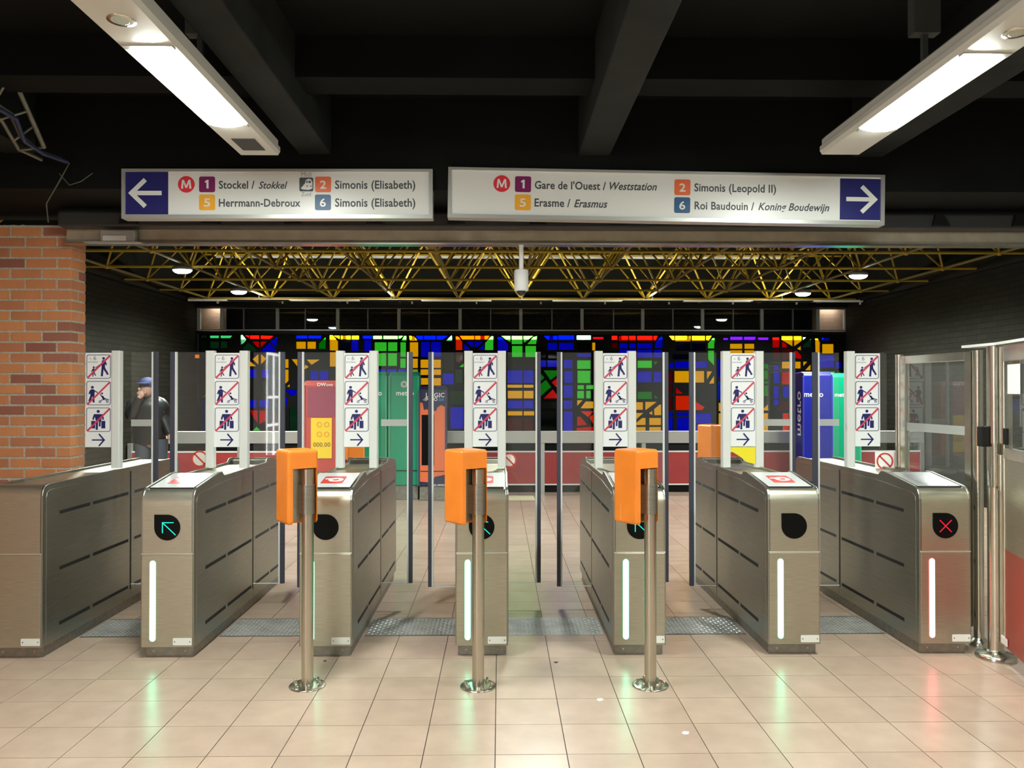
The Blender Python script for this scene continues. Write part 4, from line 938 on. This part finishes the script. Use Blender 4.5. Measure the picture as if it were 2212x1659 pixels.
for a, b in zip(bxs[:-1], bxs[1:]):
    p = MB().box(a + .03, b - .03, -.012, .012, pz0, pz1 - .02).build('panel', redp, ba)
    MB().box(a + .03, b - .03, -.02, .02, pz1 - .02, pz1).build('panel_rail', white_alu, p); MB().box(a + .03, b - .03, -.02, .02, pz0 - .02, pz0).build('panel_rail', white_alu, p)
struct(MB().box(XL, XR, YR + .15, YR + .25, 0, pz0 + .02).build('baseboard_back', black))
struct(MB().box(XL, XR, YR + .25, YB, .003, .006).build('floor_dark', black))

# ================================================================== NEWSPAPER BOXES
gbase = mat('concrete foot', (.22, .21, .17), .8, noise=.2, nscale=30)
def news_box(name, label, px0, px1, Y, ytop, ybot, col, dark, depth=.38, taper=.03):
    a = at(px0, ytop, Y); b = at(px1, ytop, Y); W = b.x - a.x; z1 = a.z; z0 = .20; f = floor_at((px0 + px1) / 2, ybot)
    t = thing(name, label, 'newspaper box', ((a.x + b.x) / 2, Y, 0), 0, 'newspaper boxes by the balustrade')
    m = mat(name + ' paint %s' % str(col), col, .4)
    P = [(0, z0), (0, z1 - .05), (.03, z1 - .01), (.09, z1), (depth - .06, z1 - .02), (depth, z1 - .10), (depth, z0)]
    MB().prism(P, -W / 2, W / 2, 'x').build('cabinet', m, t, bevel=.012)
    MB().box(-W / 2 + .004, W / 2 - .004, .02, depth + .02, 0, z0).build('foot', gbase, t, bevel=.01)
    for s in (-1, 1): MB().box(s * W / 2 - .012, s * W / 2 + .012, -.012, .02, z0, z1 - .06).build('corner_strip', mat(name + ' edge %s' % str(col), tuple(min(1, c * 1.35 + .02) for c in col), .4), t, bevel=.004)
    MB().box(-W / 2 + .02, W / 2 - .02, -.008, -.001, .40, .412).build('door_gap', dark_gap, t)
    return t, W, z1, m
green = (.0, .30, .15)
t, W, z1, m = news_box('newspaper_box', 'green metro newspaper box next to the orange and navy box', 841, 904, 11.1, 803, 1070, green, 0)
zt = at(870, 854, 11.1).z; text('metro', white, t, at(856, 850, 11.1).x - t.location.x, at(894, 850, 11.1).x - t.location.x, zt, -.002)
lo = MB().prism(circ2(at(873, 830, 11.1).x - t.location.x, at(873, 830, 11.1).z, .047, 20), -.004, 0).build('logo_disc', mat('pale disc', (.5, .55, .5), .5), t); cxx = at(873, 830, 11.1).x - t.location.x; czz = at(873, 830, 11.1).z
MB().prism(circ2(cxx, czz, .022, 10), -.006, -.004).build('logo_print', mat('print grey', (.15, .25, .2), .5), lo)
t, W, z1, m = news_box('newspaper_box', 'green metro newspaper box behind the notice panel of the blank-display gate', 772, 834, 11.1, 803, 1070, green, 0)
text('metro', white, t, at(786, 850, 11.1).x - t.location.x, at(825, 850, 11.1).x - t.location.x, zt, -.002)
# navy / orange box
t, W, z1, m = news_box('newspaper_box', 'navy and orange newspaper box with white LOGIC lettering', 905.5, 963, 11.0, 834, 1075, (.022, .022, .075), 0)
oc = mat('coral orange', (.80, .17, .06), .45); Xn = lambda px: at(px, 900, 11.0).x - t.location.x; Zn = lambda py: at(930, py, 11.0).z
sp = MB().prism([(Xn(905.5), Zn(1040)), (Xn(905.5), Zn(872)), (Xn(908), Zn(869)), (Xn(913), Zn(871)), (Xn(916), Zn(886)), (Xn(921), Zn(884)), (Xn(928), Zn(886)), (Xn(942), Zn(888)), (Xn(945), Zn(880)), (Xn(953), Zn(875)), (Xn(961), Zn(879)), (Xn(963), Zn(893)), (Xn(963), Zn(1025)), (Xn(940), Zn(1030)), (Xn(928), Zn(1042))], -.006, -.001).build('orange_splash', oc, t, label='orange paint splash graphic')
MB().prism([(Xn(911), Zn(1005)), (Xn(938), Zn(1005)), (Xn(938), Zn(896)), (Xn(911), Zn(896))], -.008, -.005).build('hatch', gloss_black, sp, label='dark delivery hatch')
text('LOGIC', white, t, Xn(920), Xn(960), Zn(858), -.002, 0, .012); text('-IMMO', white, t, Xn(914), Xn(945), Zn(866), -.002, 0, .01); text('.be', mat('sky blue print', (.05, .30, .75), .5), t, Xn(946), Xn(959), Zn(866), -.002, 0, .01)
text('LOGIC-IMMO', white, t, Xn(926), Xn(961), Zn(1050), -.002)
# blue and green boxes on the right
t, W, z1, m = news_box('newspaper_box', 'blue metro newspaper box with metro written up its side', 1735, 1797, 11.0, 803, 1070, (.004, .010, .26), 0, .5)
text('metro', white, t, at(1737, 850, 11).x - t.location.x, at(1778, 850, 11).x - t.location.x, at(1750, 857, 11).z, -.002)
me, a_, b_ = text_mesh('metro', 0, .012); me = me.copy(); s_ = .62 / (b_ - a_)
for v in me.vertices: v.co = (-.003 - W / 2 - v.co.z * .1, .16 - v.co.y * s_ * .0 - (v.co.y * s_) + .04, at(1725, 942, 11).z + (v.co.x - a_) * s_)
me.materials.clear(); me.materials.append(white); link('lettering', me, t)
t, W, z1, m = news_box('newspaper_box', 'green metro newspaper box right of the blue one', 1799, 1858, 11.1, 806, 1070, (.0, .34, .17), 0)
text('metro', white, t, at(1800, 850, 11.1).x - t.location.x + .02, at(1836, 850, 11.1).x - t.location.x, at(1815, 857, 11.1).z, -.002)
# red box with yellow poster
t, W, z1, m = news_box('newspaper_box', 'red newspaper box with yellow poster and DW lettering, behind the gate glass', 657, 735, 10.8, 822, 1080, (.52, .07, .055), 0)
Xn = lambda px: at(px, 900, 10.8).x - t.location.x; Zn = lambda py: at(690, py, 10.8).z
MB().box(Xn(664), Xn(733), -.005, -.001, Zn(900), Zn(836)).build('upper_poster', mat('maroon poster', (.30, .045, .09), .5), t)
yp = MB().box(Xn(672), Xn(717), -.008, -.001, Zn(990), Zn(903)).build('yellow_poster', mat('poster yellow', (.90, .62, .02), .5), t, label='yellow poster')
text('DW', white, t, Xn(686), Xn(704), Zn(834), -.006, 0, .012); text('DWE', white, t, Xn(705), Xn(719), Zn(834), -.006, 0, .012)
om = mat('poster orange', (.80, .30, .02), .5)
for cx, cy in ((690, 917), (706, 917), (690, 938), (706, 938)):
    ring(MB(), circ2(Xn(cx), Zn(cy), .036, 16), circ2(Xn(cx), Zn(cy), .026, 16), -.011, -.008).build('poster_ring', om, yp)
text('000.00', mat('poster brown', (.25, .10, .02), .5), yp, Xn(677), Xn(714), Zn(965), -.009, 0, .01)
# yellow floor tile
yt = floor_at(1125, 1076); struct(MB().box(yt.x - .17, yt.x + .19, yt.y - .2, yt.y + .25, 0, .004).build('floor_marker', mat('pale yellow tile', (.75, .72, .45), .5)))

# ================================================================== PERSON
def skin_obj(name, verts, edges, radii, m, parent, root=0, sub=2, flat=1.0):
    me = bpy.data.meshes.new(name); me.from_pydata(verts, edges, []); o = bpy.data.objects.new(name, me); C.objects.link(o)
    md = o.modifiers.new('s', 'SKIN'); md.use_smooth_shade = True
    for i, r in enumerate(radii):
        r = r if isinstance(r, tuple) else (r, r); me.skin_vertices[0].data[i].radius = r
        me.skin_vertices[0].data[i].use_root = (i == root)
    sb = o.modifiers.new('u', 'SUBSURF'); sb.levels = sub; sb.render_levels = sub
    m2 = eval_mesh(o); bpy.data.objects.remove(o)
    for p in m2.polygons: p.use_smooth = True
    m2.materials.clear(); m2.materials.append(m); return link(name, m2, parent)
PYd = 9.8; pp0 = at(325, 900, PYd)
pe = thing('person', 'person in dark puffy jacket and blue cap with one hand raised to the face', 'person', (pp0.x, PYd, 0))
Q = lambda px, py, dy=0: tuple((at(px, py, PYd + dy) - Vector((pp0.x, PYd, 0))))
hipc = (0.02, 0, .93)
skinm = mat('skin', (.52, .30, .22), .55); jack = mat('dark jacket', (.012, .013, .013), .42); jean = mat('jeans', (.06, .07, .09), .8)
neck = Q(318, 868); head = Q(318, 838, -.03)
shL, shR = Q(290, 872), Q(343, 872); elL = Q(283, 897, -.15); haL = Q(305, 852, -.17); elR = Q(354, 906, -.02); haR = Q(369, 944, -.06)
kn = [(-.09, -.02, .50), (.13, -.02, .50)]; an = [(-.10, .02, .08), (.15, .02, .08)]
# continuous body
V = [hipc, (0.0, 0, 1.15), Q(317, 876), neck, Q(317, 850, -.02), shL, elL, haL, shR, elR, haR, (-.08, 0, .88), kn[0], an[0], (.12, 0, .88), kn[1], an[1], (an[0][0] - .02, -.14, .03), (an[1][0] - .02, -.14, .03)]
E = [(0, 1), (1, 2), (2, 3), (3, 4), (2, 5), (5, 6), (6, 7), (2, 8), (8, 9), (9, 10), (0, 11), (11, 12), (12, 13), (0, 14), (14, 15), (15, 16), (13, 17), (16, 18)]
Rr = [(.14, .11), (.14, .10), (.13, .09), .055, .05, .055, .042, .03, .055, .042, .03, .08, .055, .04, .08, .055, .04, .035, .035]
body = skin_obj('body', V, E, Rr, skinm, pe)
hd = MB(); hx, hy, hz = head
hd.sphere((hx, hy, hz), .1, 18, 14, (.80, .95, 1.22))
hd.sphere((hx - .055, hy - .085, hz - .015), .018, 8, 6, (.9, 1.3, 1.4)); hd.sphere((hx + .079, hy + .005, hz), .025, 8, 6, (.4, .8, 1.2)); hd.sphere((hx - .079, hy + .005, hz), .025, 8, 6, (.4, .8, 1.2))
hd.build('head', skinm, pe)
dkm = mat('eye dark', (.03, .02, .02), .4)
for ex in (-.045, .02): MB().sphere((hx + ex - .012, hy - .085, hz + .012), .010, 8, 6).build('eye', dkm, pe)
MB().box(hx - .06, hx + .005, hy - .093, hy - .083, hz - .062, hz - .052).build('mouth', mat('lips', (.35, .12, .10), .5), pe, bevel=.003)
cap = MB(); cap.sphere((hx + .002, hy + .008, hz + .045), .108, 18, 10, (.88, 1.0, .82)); 
cm = mat('blue cap', (.022, .035, .12), .7); cap.build('cap', cm, pe)
MB().sphere((hx - .01, hy - .10, hz + .055), .075, 14, 6, (1.0, 1.0, .14)).build('cap_peak', cm, pe)
# jacket with quilted rings, trousers, shoes
def jk(name, pts, rads): 
    o = MB(); P = []; rs = []
    for i in range(len(pts) - 1):
        a, b = Vector(pts[i]), Vector(pts[i + 1]); n = max(2, int((b - a).length / .045))
        for k in range(n * 2):
            t = k / (n * 2); P.append(a.lerp(b, t)); rs.append((rads[i] * (1 - t) + rads[i + 1] * t) * (1.0 if k % 2 else .90))
    P.append(Vector(pts[-1])); rs.append(rads[-1] * .9); o.tube(P, rs, 14); return o.build(name, jack, pe)
torso = MB(); tv = []
prof = [(.17, .86), (.20, .90), (.19, .96), (.215, 1.0), (.20, 1.06), (.225, 1.10), (.21, 1.16), (.235, 1.21), (.215, 1.27), (.235, 1.32), (.20, 1.38), (.16, 1.42), (.085, 1.45), (.075, 1.48)]
torso.lathe(prof, 0, 0, 22); torso.v = [(x + (z - .9) * .02 - .01, y * .66, z) for x, y, z in torso.v]; torso.build('jacket', jack, pe)
jk('jacket_sleeve', [shL, elL, tuple(Vector(haL) * .85 + Vector(elL) * .15)], [.088, .075, .052]); jk('jacket_sleeve', [shR, elR, tuple(Vector(haR) * .85 + Vector(elR) * .15)], [.088, .072, .05])
for s, (k, a) in enumerate(zip(kn, an)):
    MB().tube([(-.075 if s == 0 else .105, 0, .92), k, (a[0], a[1], .09)], [.105, .075, .06], 14).build('trouser_leg', jean, pe)
    MB().sphere((a[0] - .01, a[1] - .07, .05), .06, 12, 8, (.8, 2.1, .8)).build('shoe', black, pe)
for nm, h, d in (('hand', haL, (Vector(head) - Vector(haL)).normalized()), ('hand', haR, Vector((.3, 0, -1)).normalized())):
    h = Vector(h); s = d.cross(Vector((0, 1, 0))).normalized(); f = MB(); f.sphere(h, .042, 12, 8, (.9, .55, 1.1))
    for k in range(4):
        b0 = h + s * (.03 - .02 * k) + d * .03; L = (.06, .07, .065, .05)[k]
        f.tube([b0, b0 + d * L * .55, b0 + d * L * .9 + Vector((0, -.018, 0))], [.010, .009, .007], 8)
    f.tube([h + s * .035, h + s * .055 + d * .03, h + s * .05 + d * .055], [.012, .010, .008], 8)
    f.build(nm, skinm, body)

# ================================================================== LITTER on the tiles
lit = random.Random(11)
for px_, py_, sz, m_, lab in ((1296, 1512, .022, white, 'white paper scrap on the tiles left of the rightmost validator foot'), (1482, 1584, .020, white, 'white paper scrap on the tiles near the bottom right'),
                              (702, 1428, .012, mat('dry leaf', (.05, .035, .02), .8), 'dark dry leaf in front of the gate with green arrow'), (1201, 1431, .016, MATS['dry leaf'], 'dark scrap on the tiles between middle gate and its right neighbour')):
    p = floor_at(px_, py_); P = [(sz * lit.uniform(.6, 1.2) * math.cos(R(60 * k)), sz * lit.uniform(.5, 1.) * math.sin(R(60 * k))) for k in range(6)]
    o = MB().prism(P, 0.0006, .002, 'z').build('litter_scrap', m_, None, (p.x, p.y, 0), (0, 0, lit.uniform(0, 3))); tag(o, lab, 'litter')
